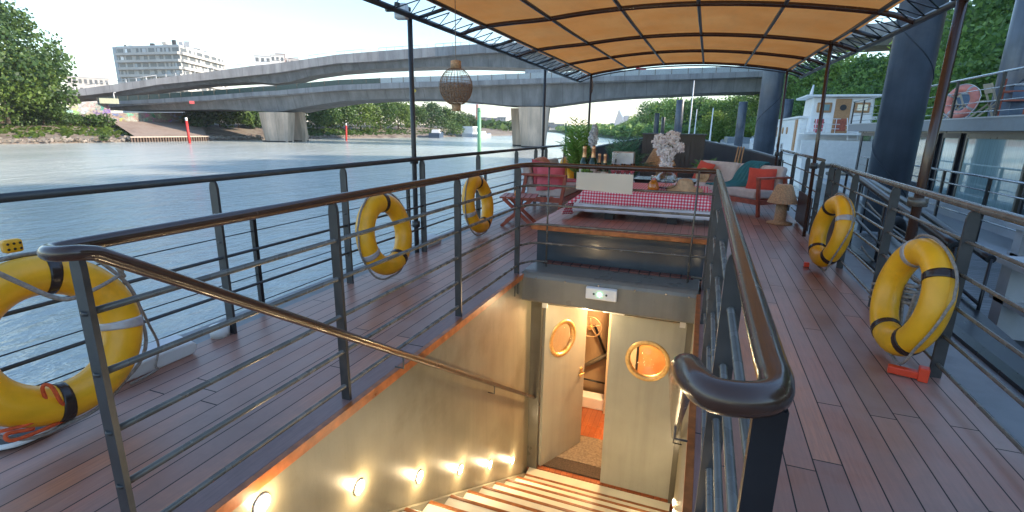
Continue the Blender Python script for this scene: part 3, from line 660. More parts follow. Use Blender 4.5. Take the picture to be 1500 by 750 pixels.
def far(px0, px1, pyt, D, lab, col, fl=6, cl=8, dp=14, z0=2, name='apartment_block', roof=None, wm=None, nwin=True):
    a = RD(px0, pyt, D); b = RD(px1, pyt, D); wd = (b-a).length; rz = math.atan2(b.y-a.y, b.x-a.x); c = (a+b)/2; n = Vector((-math.sin(rz), math.cos(rz), 0)); c = c+n*dp/2
    return building(name, lab, c, wd, dp, a.z-z0-.7, rz, pm('render_%d' % int(px0*10), col, .85, var=.08, vs=.3), fl, cl, wm or M_aw, z0, roof=roof)
far(96, 158, 110, 380, 'low long pale building with roof terraces at the left above the bridge', (.50, .47, .44), 5, 8)
far(372, 396, 80, 380, 'white apartment tower just above the upper bridge railing', (.62, .64, .66), 9, 3)
far(396, 416, 79, 400, 'white apartment tower attached to a dark red brick block', (.60, .58, .56), 9, 3)
far(403, 417, 77, 420, 'dark red brick tower behind the white tower', (.22, .09, .07), 8, 2)
far(417, 438, 84, 430, 'small pale building with roof railings beside the dark red tower', (.45, .44, .43), 8, 3)
FG = 'pale buildings along the far bank'
far(668, 696, 168, 420, 'pale beige apartment block behind the last trees by the lantern base', (.40, .33, .28), 6, 5)
far(694, 712, 171, 440, 'cream apartment block left of the green river pole', (.45, .40, .35), 6, 4)
far(712, 730, 172, 460, 'long white apartment block right of the green river pole', (.46, .42, .40), 6, 5)
far(729, 741, 171, 430, 'tall white rounded block nearest the bridge pier', (.46, .45, .44), 7, 3)
far(742, 758, 178, 480, 'low grey blue office building half hidden by the bridge pier', (.34, .36, .40), 5, 4)
for i, (a, b, y, cc) in enumerate([(797, 812, 179, (.34, .28, .25)), (812, 827, 181, (.38, .33, .30)), (827, 858, 184, (.30, .27, .26)), (640, 668, 178, (.5, .46, .42))]):
    far(a, b, y, 700, ['brownish low block right of the bridge pier', 'pale low block between the pier and the tall palm', 'grey low block behind the tall palm', 'low building behind the round trees left of the lantern'][i], cc, 3, 5)
# distant business district
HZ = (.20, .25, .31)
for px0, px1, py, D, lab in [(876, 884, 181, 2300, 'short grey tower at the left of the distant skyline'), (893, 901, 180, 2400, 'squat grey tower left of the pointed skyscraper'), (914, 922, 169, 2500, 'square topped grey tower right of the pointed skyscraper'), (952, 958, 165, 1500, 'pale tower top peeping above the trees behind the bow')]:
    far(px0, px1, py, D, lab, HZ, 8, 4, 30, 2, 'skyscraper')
a = RD(900.5, 178, 2450); b = RD(912.5, 170, 2450); zt = RD(906, 160.5, 2450).z; t = thing('skyscraper', 'tall pale skyscraper with a slanted pointed top in the distant skyline', 'skyscraper', (a.x, a.y, 2))
mb = MB(); u = (b-a).normalized(); u.z = 0
base = [a, b, b+Vector((0, 30, 0)), a+Vector((0, 30, 0))]
mid = a.lerp(b, .5); top = [mid-u*2, b, b+Vector((0, 30, 0)), mid+Vector((0, 30, 0))-u*2]
mb.loft([[(p.x, p.y, 2) for p in base], [(p.x, p.y, 40) for p in base], [(p.x, p.y, z) for p, z in zip([a.lerp(b, .42), a.lerp(b, .95), b+Vector((0, 30, 0)), a.lerp(b, .42)+Vector((0, 30, 0))], (zt, zt-34, zt-34, zt))]])
mb.build('facade', curtain_glass('tower_glass', (.15, .20, .26), .4), t)
MB().tube([Vector((mid.x, mid.y, zt-10)), Vector((mid.x, mid.y, zt+12))], 1.5, 5).build('spire', M_greypaint, t)
# distant low bridge
fb = thing('far_bridge', 'tiny low road bridge crossing the river far away below the skyline', 'bridge', (-120, 560, 0))
a = RD(795, 193, 620); b = RD(900, 193, 560); MB().beam((a.x, a.y, 5), (b.x, b.y, 5), 9, 1.4).build('deck', M_conc2, fb)
for i in range(6): p = a.lerp(b, (i+.5)/6); MB().box((p.x, p.y, 1), (3, 8, 7)).build('pier', M_conc, fb)
# crane
p = RD(699, 153, 430); t = thing('tower_crane', 'thin tower crane with a red and white mast beside the green river pole', 'crane', (p.x, p.y, 2))
m = MB(); m.bb(p.x-.8, p.x+.8, p.y-.8, p.y+.8, 2, p.z); m.build('mast', pm('crane_red', (.5, .22, .18), .6), t)
MB().beam((p.x-22, p.y-6, p.z), (p.x+9, p.y+3, p.z+.6), .8, .9).build('jib', M_white, t)
# river markers
def marker(px, pyt, pyb, mat, lab, topm=None, r=.19, lean=(0, 0)):
    b = RZ(px, pyb, WZ); D = math.hypot(b.x, b.y); tp = RD(px+lean[0], pyt, D); t = thing('river_marker', lab, 'marker pole', (b.x, b.y, WZ))
    MB().tube([(b.x, b.y, WZ-1), tp], r, 10).build('pole', mat, t); MB().tube([tp, tp+Vector((0, 0, .5))], r*.9, 8).build('cap', topm or M_white, t)
M_mred = pm('marker_red', (.55, .035, .03), .6, var=.2); M_mgreen = pm('marker_green', (.20, .46, .26), .6, var=.2)
marker(278, 177, 210, M_mred, 'red marker pole standing in the water before the paved slope', lean=(-5, 0)); marker(507, 184, 206, M_mred, 'red marker pole in the water in front of the tall bank trees')
marker(702, 164, 224, M_mgreen, 'tall green marker pole in the river right of the lantern', M_mgreen, .24); marker(829, 184, 214, M_mgreen, 'thinner green marker pole in the river beside the tall palm', M_mgreen, .18)

def boathull(t, L, Wd, hgt, mat, z0=WZ, sheer=.5, name='hull', bw=.22, rake=.6):
    """hull along local Y, stern at y=0, bow at y=L"""
    rings = []
    for i in range(13):
        s = i/12; y = s*L; w = Wd/2*(1 if s < 1-bw else math.sqrt(max(0, 1-((s-(1-bw))/bw)**2))*.98+.02); w *= min(1, .86+s*1.2)
        z = z0+hgt+sheer*max(0, (s-.6)/.4)**2+.15*(1-s)**2
        rings.append([(-w, y, z), (-w*.97, y, z0+.1), (-w*.8, y*.985, z0-.6), (w*.8, y*.985, z0-.6), (w*.97, y, z0+.1), (w, y, z)])
    mb = MB().loft(rings); return mb.build(name, mat, t, world=False)
# moored craft along the far bank
def smallboat(px, py, L, col, lab, hgt=1.0, cab=True, houseboat=False, name='moored_boat', rz=-.1):
    b = RZ(px, py, WZ); t = thing(name, lab, 'boat', (b.x, b.y, 0), rz); m = pm('boat_%d' % int(px*10+py), col, .4, var=.1)
    boathull(t, L, L*.26 if not houseboat else 4.2, hgt, m, bw=.3)
    if houseboat:
        MB().box((0, L*.45, WZ+hgt+1.3), (3.8, L*.75, 2.6)).build('cabin', M_white, t, world=False)
        for i in range(5): MB().box((1.92, L*(.14+i*.15), WZ+hgt+1.4), (.08, L*.08, 1.6)).build('window', M_navy, t, world=False)
    elif cab:
        MB().loft([[(-w, y0, z), (w, y0, z), (w, y1, z), (-w, y1, z)] for w, y0, y1, z in ((L*.09, L*.25, L*.6, WZ+hgt-.05), (L*.075, L*.28, L*.54, WZ+hgt+1.1))]).build('cabin', M_white, t, world=False)
        MB().box((L*.088, L*.42, WZ+hgt+.55), (.04, L*.2, .4)).build('window', M_aw, t, world=False)
smallboat(636, 202, 14, (.04, .07, .12), 'dark blue moored barge on the far bank left of the lantern base', 1.3, rz=.4)
smallboat(684, 200.5, 12, (.55, .57, .6), 'white and blue two level houseboat moored left of the green pole', 1.0, houseboat=True, name='houseboat', rz=.2)
smallboat(697, 201, 10, (.55, .55, .55), 'small white cabin boat right of the white and blue houseboat', .9)
for i, (px, py) in enumerate([(893, 197.5), (905, 198.5), (916, 198.8), (928, 199.5)]):
    smallboat(px, py, 13, [(.55, .56, .58), (.3, .33, .38), (.6, .6, .6), (.2, .22, .25)][i], ['white cruiser farthest down the right bank of the river', 'grey blue cruiser second in the distant moored row', 'white cruiser third in the distant moored row', 'dark cruiser nearest in the distant moored row behind the second palm'][i], 1.4)

# ================================================================== STEEL PILES
def pile(x, y, r, z1, lab, name='mooring_pile', sgn=1):
    t = thing(name, lab, 'pile', (x, y, WZ)); MB().lathe([(r, WZ-2), (r, z1), (r*.93, z1+.05)], (x, y, 0), 40).build('tube', M_navy, t)
    pts = []
    for i in range(241):
        a = sgn*i/240*2*math.pi*((z1-WZ)/(r*6.5))+2.2; z = WZ+(z1-WZ)*i/240; pts.append((x+(r+.002)*math.cos(a), y+(r+.002)*math.sin(a), z))
    MB().tube(pts, .016, 5).build('weld_seam', pm('weld', (.02, .028, .042), .5), t); return t
pile(4.78, 16.6, .50, 13, 'very thick dark blue steel pile rising beside the right canopy pole', sgn=-1)
pile(2.62, 27.4, .47, 6.6, 'slimmer dark blue steel pile standing between the bow and the white barge')
pile(9.35, 22.0, .55, 7.0, 'thick blue grey steel pile at the right edge behind the upper deck chairs')
for px, pyt, D, r, lab in [(963, 166, 95, .42, 'pale steel pile farthest left behind the bow locker'), (972, 172, 105, .35, 'short pale steel pile just right of the farthest pile'), (997, 147, 60, .42, 'dark steel pile standing above the bow locker'), (1089, 150, 52, .38, 'dark steel pile left of the slim blue pile'), (1155, 146, 66, .55, 'dark steel pile stub above the roof of the white barge')]:
    p = RD(px, pyt, D); pile(p.x, p.y, r, p.z, lab)
# masts of moored boats behind the bow
def mastboat(px, pyt, D, lab, L=11):
    p = RD(px, pyt, D); t = thing('moored_boat', lab, 'boat', (p.x, p.y-L*.5, 0)); boathull(t, L, 3, 1.3, M_white)
    MB().tube([(0, L*.5, WZ+1), (0, L*.5, p.z)], [.10, .05], 6).build('mast', M_white, t, world=False)
    MB().loft([[(-.8, 3, z), (.8, 3, z), (.7, 6.4, z), (-.7, 6.4, z)] for z in (WZ+1.2, WZ+2.1)]).build('cabin', M_white, t, world=False)
mastboat(1017, 118, 62, 'boat with the tallest pale mast behind the bow locker'); mastboat(1021, 160, 74, 'boat with a short double mast just behind the tallest mast'); mastboat(1045, 158, 58, 'boat with a leaning thin white mast right of the bow locker')

# ================================================================== WHITE BARGE
wb = thing('white_barge', 'white barge houseboat with wooden wheelhouse door moored ahead on the right', 'boat', (7.3, 33.5, 0))
hw = 2.35
boathull(wb, 40, hw*2, 1.75, M_white, sheer=1.0, bw=.12)
MB().tube([(-hw*.92, .1, .17), (-hw, 4, .13), (-hw, 30, .12)], .06, 6).build('rubbing_strake', M_greypaint, wb, world=False)
MB().box((0, .12, .55), (4.3, .2, 1.0)).build('stern_bulwark', M_white, wb, world=False)
# lower cabin running forward, aft cabin and wheelhouse
MB().loft([[(-1.95, 3.2, z), (1.95, 3.2, z), (1.95, 22, z+.0), (-1.95, 22, z)] for z in (.0, 2.35)]).build('main_cabin', M_white, wb, bevel=.08, world=False)
MB().loft([[(-2.05, 3.0, z), (2.05, 3.0, z), (2.05, 22.3, z), (-2.05, 22.3, z)] for z in (2.35, 2.47)]).build('cabin_roof', M_white, wb, world=False)
whz = 1.45
MB().loft([[(-1.55, 2.6, whz), (1.75, 2.6, whz), (1.75, 5.4, whz), (-1.55, 5.4, whz)], [(-1.5, 2.6, 3.55), (1.7, 2.6, 3.55), (1.7, 5.3, 3.55), (-1.5, 5.3, 3.55)]]).build('wheelhouse', M_white, wb, bevel=.1, world=False)
MB().loft([[(-1.95, 2.2, z), (1.95, 2.2, z), (1.95, 6.1, z), (-1.95, 6.1, z)] for z in (3.55, 3.68)]).build('wheelhouse_roof', M_white, wb, bevel=.05, world=False)
d = MB().box((.12, 2.56, 2.45), (.82, .07, 2.0)).build('door', M_oak, wb, bevel=.02, world=False)
MB().lathe([(.17, 0), (.17, .04)], (.12, 2.5, 2.95), 20, rot=Matrix.Rotation(R_(90), 3, 'X')).build('porthole', M_darkwin, d, world=False)
MB().box((.12, 2.515, 1.95), (.6, .02, .72)).build('panel', M_redwood, d, world=False)
for x in (-.85, 1.1):
    fr = MB().box((x, 2.56, 2.95), (.78, .08, .58)).build('window_frame', M_oak, wb, bevel=.05, world=False); MB().box((x, 2.5, 2.95), (.52, .03, .34)).build('pane', M_curtain, fr, world=False)
MB().box((-.0, 1.6, 1.42), (4.1, 2.3, .09)).build('balcony_deck', M_white, wb, world=False)
rl = MB()
for x in [-2+.5*i for i in range(9)]:
    if not -.35 < x < .6: rl.tube([(x, .55, 1.45), (x, .55, 2.25)], .02, 5)
for z in (1.7, 1.95, 2.25): rl.tube([(-2, .55, z), (-.3, .55, z)], .02, 5); rl.tube([(.55, .55, z), (2, .55, z)], .02, 5)
for x in (-2, 2):
    for z in (1.7, 1.95, 2.25): rl.tube([(x, .55, z), (x, 2.6, z)], .02, 5)
rl.build('railing', M_white, wb, world=False)
st = MB()
for x in (0, .5): st.tube([(x, .5, 2.3), (x+.35, -.1+.7, .2)], .025, 5)
for i in range(7): st.box((.25+.05*i, .55, 1.9-i*.25), (.5, .12, .03))
st.build('ladder', M_white, wb, world=False)
for x, c in ((-1.3, 0), (1.5, 1)):
    MB().lathe([(.14, 0), (.2, .35)], (x, 1.0, 1.47), 12).build('flower_pot', M_terra if c else M_pinkcush, wb, world=False)
    V = leaves([(x, 1.0, 2.05, .25, .25, .25)], 120, .12); leafmesh('pot_plant', V, L_mid, wb, (0, 0, 0))
MB().box((-1.3, .8, 1.9), (.35, .3, .7), .3).build('towel', M_pinkcush, wb, world=False)
MB().lathe([(.13, 0), (.13, .04)], (1.3, .0, .75), 16, rot=Matrix.Rotation(R_(90), 3, 'X')).build('porthole', M_darkwin, wb, world=False)
MB().box((1.2, -.06, .0), (.75, .25, .65)).build('fender_box', M_white, wb, bevel=.05, world=False)
MB().box((-1.98, 4.2, 1.3), (.08, .7, 1.95)).build('side_door', M_oak, wb, world=False)
for y in (8.0, 10.2): MB().lathe([(.24, -.04), (.24, .04), (.15, .05)], (-1.98, y, 1.6), 20, rot=Matrix.Rotation(R_(-90), 3, 'Y')).build('porthole', M_oak, wb, world=False)
for y, z, h, m in ((14, 1.5, .75, M_oak), (9.5, .45, .5, M_greypaint), (12, .45, .5, M_greypaint)):
    f = MB().box((-1.97, y, z), (.08, 1.0 if m is M_oak else .8, h)).build('window', m, wb, world=False); MB().box((-2.0, y, z), (.06, .6, h*.6)).build('pane', M_aw, f, world=False)
MB().tube([(-1.2, 5.6, 3.6), (-1.1, 5.7, 4.5)], [.14, .05], 8).build('antenna', M_white, wb, world=False)
m = MB()
for y in (24, 26, 28): m.tube([(-1.6, y, .3), (-1.6, y, 2.3)], .05, 5); m.tube([(1.6, y, .3), (1.6, y, 2.3)], .05, 5)
m.bb(-1.8, 1.8, 23.6, 28.6, 2.3, 2.4); m.build('awning_frame', M_white, wb, world=False)
m = MB()
for z in (.7, 1.0): m.tube([(-hw, 16, z-.3), (-hw, 33, z-.1), (-hw*.5, 38.5, z+.35)], .025, 5)
for i in range(12): y = 16+i*1.5; m.tube([(-hw, y, .0), (-hw, y, .85)], .025, 5)
m.build('deck_rail', M_white, wb, world=False)

# ================================================================== BLACK BARGE BOW WITH CARS (between)
nb = thing('grey_barge', 'low grey barge with a white runabout on deck moored ahead beyond the bow', 'boat', (4.3, 74, 0))
boathull(nb, 26, 4.2, 1.5, M_greypaint, sheer=.6); MB().loft([[(-1.6, 2, z), (1.6, 2, z), (1.5, 20, z), (-1.5, 20, z)] for z in (-.3, .7)]).build('hold_cover', M_bluegrey, nb, world=False)

# ================================================================== HOUSEBOAT
hb = thing('houseboat', 'dark two level houseboat with tall curtained windows and an upper terrace on the right', 'boat', (7.0, 9, 0))
X0, Y0, Y1 = 7.0, 5.0, 30.5
MB().bb(X0-1.3, X0+7, Y0, Y1+.4, WZ-.3, -1.0).build('hull', M_bluegrey, hb)
MB().bb(X0-1.28, X0+7, Y0+.02, Y1+.3, -1.0, -.86).build('side_deck', M_greypaint, hb)
MB().bb(X0-.02, X0+6.6, Y0+.4, Y1-1.2, -.86, 1.9-.02).build('lower_wall', M_darkwin, hb)
MB().bb(X0-.35, X0+6.9, Y0, Y1, 1.56, 1.88).build('terrace_slab', M_bluegrey, hb)
MB().bb(X0-.37, X0+6.9, Y0, Y1, 1.88, 1.915).build('terrace_floor', M_greypaint, hb)
def hw_(px, py): return RX(px, py, X0-.02).y
edges = [(5.6, 8.7), (8.8, 12.2), (12.32, 14.9)]
ys = [hw_(1497, 190), hw_(1416, 190), hw_(1378, 190), hw_(1350, 190)]
edges += [(15.05, hw_(1418, 200)-.10), (hw_(1415, 200)+.12, hw_(1384, 200)-.08), (hw_(1380, 200)+.10, 25.6), (25.8, 28.8)]
for i, (a, b) in enumerate(edges):
    f = MB(); f.bb(X0-.10, X0-.03, a, b, 1.36, 1.50); f.bb(X0-.10, X0-.03, a, b, -.62, -.5); f.bb(X0-.10, X0-.03, a, a+.09, -.5, 1.36); f.bb(X0-.10, X0-.03, b-.09, b, -.5, 1.36)
    fo = f.build('window_frame', M_darkwin if i != 3 else M_frame, hb); MB().bb(X0-.075, X0-.055, a+.09, b-.09, -.5, 1.36).build('pane', M_curtain if i in (3, 4, 1) else M_wing, fo)
MB().bb(X0-.14, X0-.02, Y0+.4, Y1-1.2, 1.5, 1.56).build('lintel', M_frame, hb)
MB().bb(X0-.9, X0-.75, Y0, 26, -.62, -.32).build('hull_band', M_greypaint, hb)
r = MB()
for z in (2.98, 2.62, 2.3, 2.05): r.tube([(X0-.3, Y0, z), (X0-.3, Y1, z)], .03 if z > 2.9 else .012, 5)
r.build('terrace_rail', M_steel, hb)
for y in [hw_(1415, 150)*1.0, hw_(1483, 150), 12.6, 22.2, 25.6, 28.6, 30.3]: MB().beam((X0-.3, y, 1.9), (X0-.3, y, 2.98), .05, .09, up=(0, 1, 0)).build('terrace_post', M_black, hb)
r = MB()
for z in (.55, .26, -.05, -.36): r.tube([(X0-1.15, 6, z), (X0-1.15, 24, z)], .028 if z > .5 else .018, 5)
r.build('side_rail', M_steel, hb)
for y in (7, 9.3, 11.6, 13.9, 16.2, 18.5, 20.8, 23): MB().beam((X0-1.15, y, -.9), (X0-1.15, y, .55), .05, .08, up=(0, 1, 0)).build('side_post', M_black, hb)
def tp(px, py=175): d = ray(px, py); t = (X0+.25)/d[0]; return d[1]*t
def folding_chair(y, lab, x=X0+.25):
    t = thing('folding_chair', lab, 'chair', (x, y, 1.915), R_(90), 'beige folding chairs on the terrace')
    f = MB()
    for s in (-.21, .21): f.beam((s, -.28, 0), (s, .1, .93), .035, .04); f.beam((s, .28, 0), (s, -.16, .46), .035, .04)
    f.beam((-.21, -.17, .27), (.21, -.17, .27), .03, .03); f.build('frame', M_beige, t, world=False)
    MB().box((0, 0, .46), (.44, .36, .03)).build('seat', M_beige, t, world=False); MB().box((0, .06, .80), (.44, .03, .26), Matrix.Rotation(R_(-20), 3, 'X')).build('backrest', M_beige, t, world=False)
folding_chair(tp(1396), 'beige folding chair left of the pink lifebuoy on the terrace'); folding_chair(tp(1441), 'beige folding chair right of the pink lifebuoy on the terrace')
def slat_chair(y, lab, x=X0+.35):
    t = thing('slatted_chair', lab, 'chair', (x, y, 1.915), R_(70), 'brown slatted garden chairs on the terrace'); f = MB()
    for sx in (-.27, .27):
        for sy in (-.25, .25): MB().beam((sx, sy, 0), (sx, sy, .62 if sy < 0 else .95), .05, .05).build('leg', M_redwood, t, world=False)
        MB().beam((sx, -.3, .64), (sx, .25, .64), .06, .03).build('armrest', M_redwood, t, world=False)
    MB().box((0, 0, .42), (.5, .5, .04)).build('seat', M_redwood, t, world=False); b = MB()
    for i in range(8): b.box((0, .27, .5+i*.062), (.52, .025, .04))
    b.build('backrest', M_redwood, t, world=False)
slat_chair(tp(1470), 'brown slatted garden chair beside the blue planter on the terrace'); slat_chair(tp(1497), 'brown slatted garden chair cut by the right frame edge', X0+.7)
for px, lab, w in ((1381, 'dark blue planter box at the left end of the terrace chairs', .5), (1460, 'blue planter box between the folding chair and the slatted chair', .55)):
    y = tp(px); t = thing('planter', lab, 'planter', (X0+.6, y, 1.915)); MB().loft([[(X0+.35, y-w/2*s, z), (X0+.85, y-w/2*s, z), (X0+.85, y+w/2*s, z), (X0+.35, y+w/2*s, z)] for z, s in ((1.915, 1.1), (2.72, .8))]).build('box', pm('planter_blue', (.10, .15, .22), .5), t)
    MB().bb(X0+.33, X0+.87, y-w*.45, y+w*.45, 2.72, 2.76).build('rim', M_greypaint, t)

# ================================================================== PONTOON, GANGWAY, BENCHES
PZ = -.9
struct('pontoon', MB().bb(2.5, 5.55, -6, 14.5, WZ-.3, PZ), M_dockwood)
tag(MB().bb(2.42, 2.5, -6, 14.5, WZ-.2, PZ-.02).build('fender_strip', M_black), 'long black rubber fender strip along the pontoon edge', 'fender')
def bench(x, y, lab, rz=0, L=2.4):
    t = thing('dock_bench', lab, 'bench', (x, y, PZ), rz, 'pale grey wooden benches on the pontoon')
    MB().box((0, 0, .92), (.42, L, .06)).build('top', M_greypaint, t, world=False); MB().box((.0, 0, .46), (.3, L*.96, .05)).build('shelf', M_greypaint, t, world=False)
    for s in (-1, 1): MB().box((0, s*(L/2-.25), .45), (.30, .22, .9)).build('leg', M_greypaint, t, world=False)
bench(3.55, 6.35, 'pale grey dock bench in front, its end beside the black mat', L=2.3); bench(5.0, 9.2, 'pale grey dock bench behind, against the dark houseboat hull', L=2.6)
b = RZ(1464, 505, PZ); t = MB(); t.box((b.x-.05, b.y-.05, PZ+.015), (.75, .5, .03))
mt = NT('rubber_grid'); vv = mt.coord((16, 16, 16)); vo = mt.n('ShaderNodeTexVoronoi'); mt.l(vv, vo.inputs['Vector']); vo.inputs['Randomness'].default_value = 0; mt.l(mt.ramp(vo.outputs['Distance'], [(.3, (.05, .05, .05)), (.5, (.012, .012, .013))]), mt.b.inputs['Base Color'])
tag(t.build('rubber_mat', mt.m), 'black perforated rubber mat lying on the grey pontoon boards', 'mat')
gw = thing('gangway', 'black steel gangway with curved tubular handrails sloping from the gate to the pontoon', 'gangway', (2.4, 8.2, PZ))
for X, pts in ((1.98, [(1186, 243), (1205, 243), (1225, 243.5), (1242, 250), (1262, 263), (1300, 291), (1345, 322), (1400, 362)]), (2.9, [(1212, 254), (1240, 254.5), (1258, 256), (1275, 265), (1300, 280), (1340, 303), (1400, 345), (1452, 380)])):
    P_ = [RX(px, py, X) for px, py in pts]; MB().tube(smoothpath(P_, 4), .045, 10).build('handrail', M_black, gw)
    MB().tube([p-Vector((0, 0, .5)) for p in P_[2:]], .02, 6).build('mid_rail', M_black, gw)
    for i in range(2, 8): MB().tube([P_[i], P_[i]-Vector((0, 0, 1.0))], .018, 5).build('baluster', M_black, gw)
g0 = RX(1225, 243, 1.98); g1 = RX(1400, 362, 1.98)
MB().loft([[(x, g1.y, g1.z-1.05), (x, g0.y, g0.z-1.05), (x, g0.y, g0.z-1.13), (x, g1.y, g1.z-1.13)] for x in (1.98, 2.9)]).build('ramp', M_black, gw)
def rope(lab, pts, r=.012, mat=None, name='mooring_rope', n=6): return tag(MB().tube(smoothpath(pts, n), r, 6).build(name, mat or M_rope), lab, 'rope')
rope('white mooring rope hanging from the gangway rail to the pontoon', [RX(1270, 296, 2.1), RX(1282, 310, 2.2), RX(1300, 325, 2.4), RX(1345, 352, 3.0)])
rope('white rope running from a rail post down past the thick pile', [RX(1262, 361, 1.75), RX(1275, 378, 1.9), RX(1300, 395, 2.3)])
t = MB(); c = RX(1352, 348, 4.6)
t = thing('tire_fender', 'round black tyre fender hanging at the foot of the thick pile', 'fender', (3.9, 12.6, -.6)); MB().tube(arc((3.9, 12.6, -.6), .28, 0, 2*math.pi, 20, (0.7, 0.7, 0), (0, 0, 1))[:-1], .1, 8, closed=True).build('tyre', M_rubber, t)
# ================================================================== OUR BARGE: DECK AND HULL
XL, XR, XW0, XW1 = -3.02, 1.53, -1.59, .065      # deck edges, stairwell walls
YS0, YD, ZF = .78, 4.93, -2.457                  # top of stairs, door plane, cabin floor
dk = MB()
dk.bb(XL, XW0-.03, -4, 16, -.045, 0); dk.bb(XW1+.03, XR, -4, 16, -.045, 0); dk.bb(XW0-.03, XW1+.03, -4, .55, -.045, 0); dk.bb(XW0-.03, XW1+.03, 5.0, 16, -.045, 0)
struct('deck', dk, M_deck)
h2 = MB(); outl = [(-3.30, -6), (1.98, -6), (1.98, 14), (.9, 21), (-.68, 23.5), (-2.25, 21), (-3.30, 14)]
for (x0, y0), (x1, y1) in zip(outl, outl[1:]+outl[:1]): h2.add([(x0, y0, WZ-.5), (x1, y1, WZ-.5), (x1, y1, -.06), (x0, y0, -.06)], [(0, 1, 2, 3)])
h2.bb(XL-.28, XL-.005, -6, 16, -.10, -.02); h2.bb(XR+.34, XR+.43, -6, 16, -.10, .0)
struct('hull', h2, M_black)
struct('side_gutter', MB().bb(XR+.003, XR+.34, -6, 16, -.10, -.03).bb(XL-.26, XL-.003, -6, 16, -.018, -.012), M_gutter)
tr = MB(); tr.bb(XW0-.03, XW0+.004, .55, 4.6, -.05, .004); tr.bb(XW1-.004, XW1+.03, .55, 4.6, -.05, .004); tr.bb(XW0, XW1, .55, .6, -.05, .004)
tag(tr.build('wood_edging', M_orangewood), 'thin varnished orange wood edging around the stairwell opening', 'trim')
# margin boards beside the stairwell, a touch above the planks
mg = planks('margin_board', [(.27, .15, .135), (.31, .175, .15)], .5, 3.1, 'Y', .4)
tag(MB().bb(XW0-.155, XW0-.031, .55, 4.9, -.02, .0045).build('margin_board', mg), 'smooth plum margin board along the left edge of the stairwell', 'board')
tag(MB().bb(XW1+.031, XW1+.075, .55, 4.9, -.02, .0045).build('margin_board', mg), 'narrow plum margin board along the right edge of the stairwell', 'board')
# stairwell walls
lw = MB(); lw.bb(XW0-.06, XW0-.001, .4, YD+.1, ZF-.2, -.052); struct('stairwell_wall', lw, M_wellwall)
rw = MB(); rw.bb(XW1+.001, XW1+.06, .4, YD+.1, ZF-.2, -.052); struct('stairwell_wall', rw, M_wellwall)
struct('stairwell_wall', MB().bb(XW0, XW1, .48, .56, ZF-.2, -.052), M_wellwall)
# interior cabin behind the doors
M_cabin = pm('cabin_wall', (.36, .255, .15), .5, var=.12, vs=2); M_matc = pm('coir_mat', (.20, .165, .12), .95, var=.35, vs=40, bump=.6, bs=150)
M_creamp = pm('cream_panel', (.62, .50, .34), .5, var=.05); M_woodp = pm('orange_wood_panel', (.62, .27, .09), .4, var=.15, vs=5)
cb = MB(); cb.bb(-2.3, -2.2, YD+.12, 6.75, ZF, -.35); cb.bb(.9, 1.0, YD+.12, 6.75, ZF, -.35); cb.bb(-2.3, 1.0, 6.7, 6.8, ZF, -.35); cb.bb(-2.3, 1.0, YD+.12, 6.8, -.35, -.25)
cb.bb(-2.3, XW0, YD+.1, YD+.16, ZF, -.3); cb.bb(XW1, 1.0, YD+.1, YD+.16, ZF, -.3)
struct('cabin_wall', cb, M_cabin)
struct('cabin_floor', MB().bb(XW0-.7, 1.0, YD-.03, 6.7, ZF-.1, ZF), planks('cabin_floor_planks', [(.40, .12, .045), (.46, .15, .06), (.34, .10, .04)], .07, 1.2, 'Y', .3, seam=(.05, .02, .01), seamw=.04))
tag(MB().bb(-.97, -.58, 6.36, 6.42, ZF, -.36).build('partition', M_creamp), 'cream wall panel seen through the left part of the right porthole', 'panel')
tag(MB().bb(-.575, -.555, 6.34, 6.42, ZF, -.36).build('dark_strip', M_black), 'thin dark upright strip between the cream and the orange wood panel', 'strip')
tag(MB().bb(-.55, .9, 6.36, 6.42, ZF, -.36).build('partition', M_woodp), 'orange wood panel glowing behind the right porthole', 'panel')
tag(MB().bb(-2.2, -1.52, 6.40, 6.46, ZF, -.36).build('partition', M_creamp), 'cream wall panel seen through the left porthole', 'panel')
tag(MB().bb(-1.5, -.0, YD+.24, 5.72, ZF+.002, ZF+.014).build('floor_mat', M_matc), 'brown coir carpet mat on the cabin floor behind the open door', 'mat')
tag(MB().bb(-1.42, -.1, YD+.03, YD+.22, ZF+.002, ZF+.02).build('brush_mat', pm('dark_brush', (.07, .05, .035), .9, var=.5, vs=60, bump=.8, bs=90)), 'black ribbed brush strip in front of the cabin doors', 'mat')
tag(MB().bb(-1.52, -.97, 6.42, 6.6, ZF, ZF+.17).build('white_step', M_white, bevel=.01), 'low white step across the cabin floor', 'step')
cw = thing('valve_wheel', 'spoked metal handwheel on the wall inside the cabin', 'handwheel', (-1.15, 6.4, -1.05))
wc = RY(865, 479, 6.4)
M_wheel = pm('wheel_bronze', (.40, .27, .15), .4, .3)
MB().tube(arc(wc, .145, 0, 2*math.pi, 28)[:-1], .011, 8, closed=True).build('rim', M_wheel, cw)
s_ = MB()
for i in range(5): a = R_(20+72*i); s_.tube([wc, wc+Vector((math.cos(a)*.145, 0, math.sin(a)*.145))], .008, 6)
s_.build('spokes', M_wheel, cw); MB().lathe([(.03, -.03), (.03, .04)], wc, 12, rot=Matrix.Rotation(R_(90), 3, 'X')).build('hub', M_brass, cw)
MB().tube([wc, wc+Vector((.02, .2, -.05)), wc+Vector((.30, .28, -.75))], .02, 6).build('shaft', M_black, cw)
t = thing('sloping_pipe', 'diagonal brown brace pipe low on the wall inside the cabin', 'pipe', (-1.3, 6.6, ZF)); MB().tube([(-1.5, 6.62, ZF+.42), (-.9, 6.64, ZF+.85)], .035, 8).build('pipe', M_frame, t); MB().tube([(-1.5, 6.6, ZF+.36), (-1.0, 6.6, ZF+.34)], .014, 6).build('cable', M_black, t)
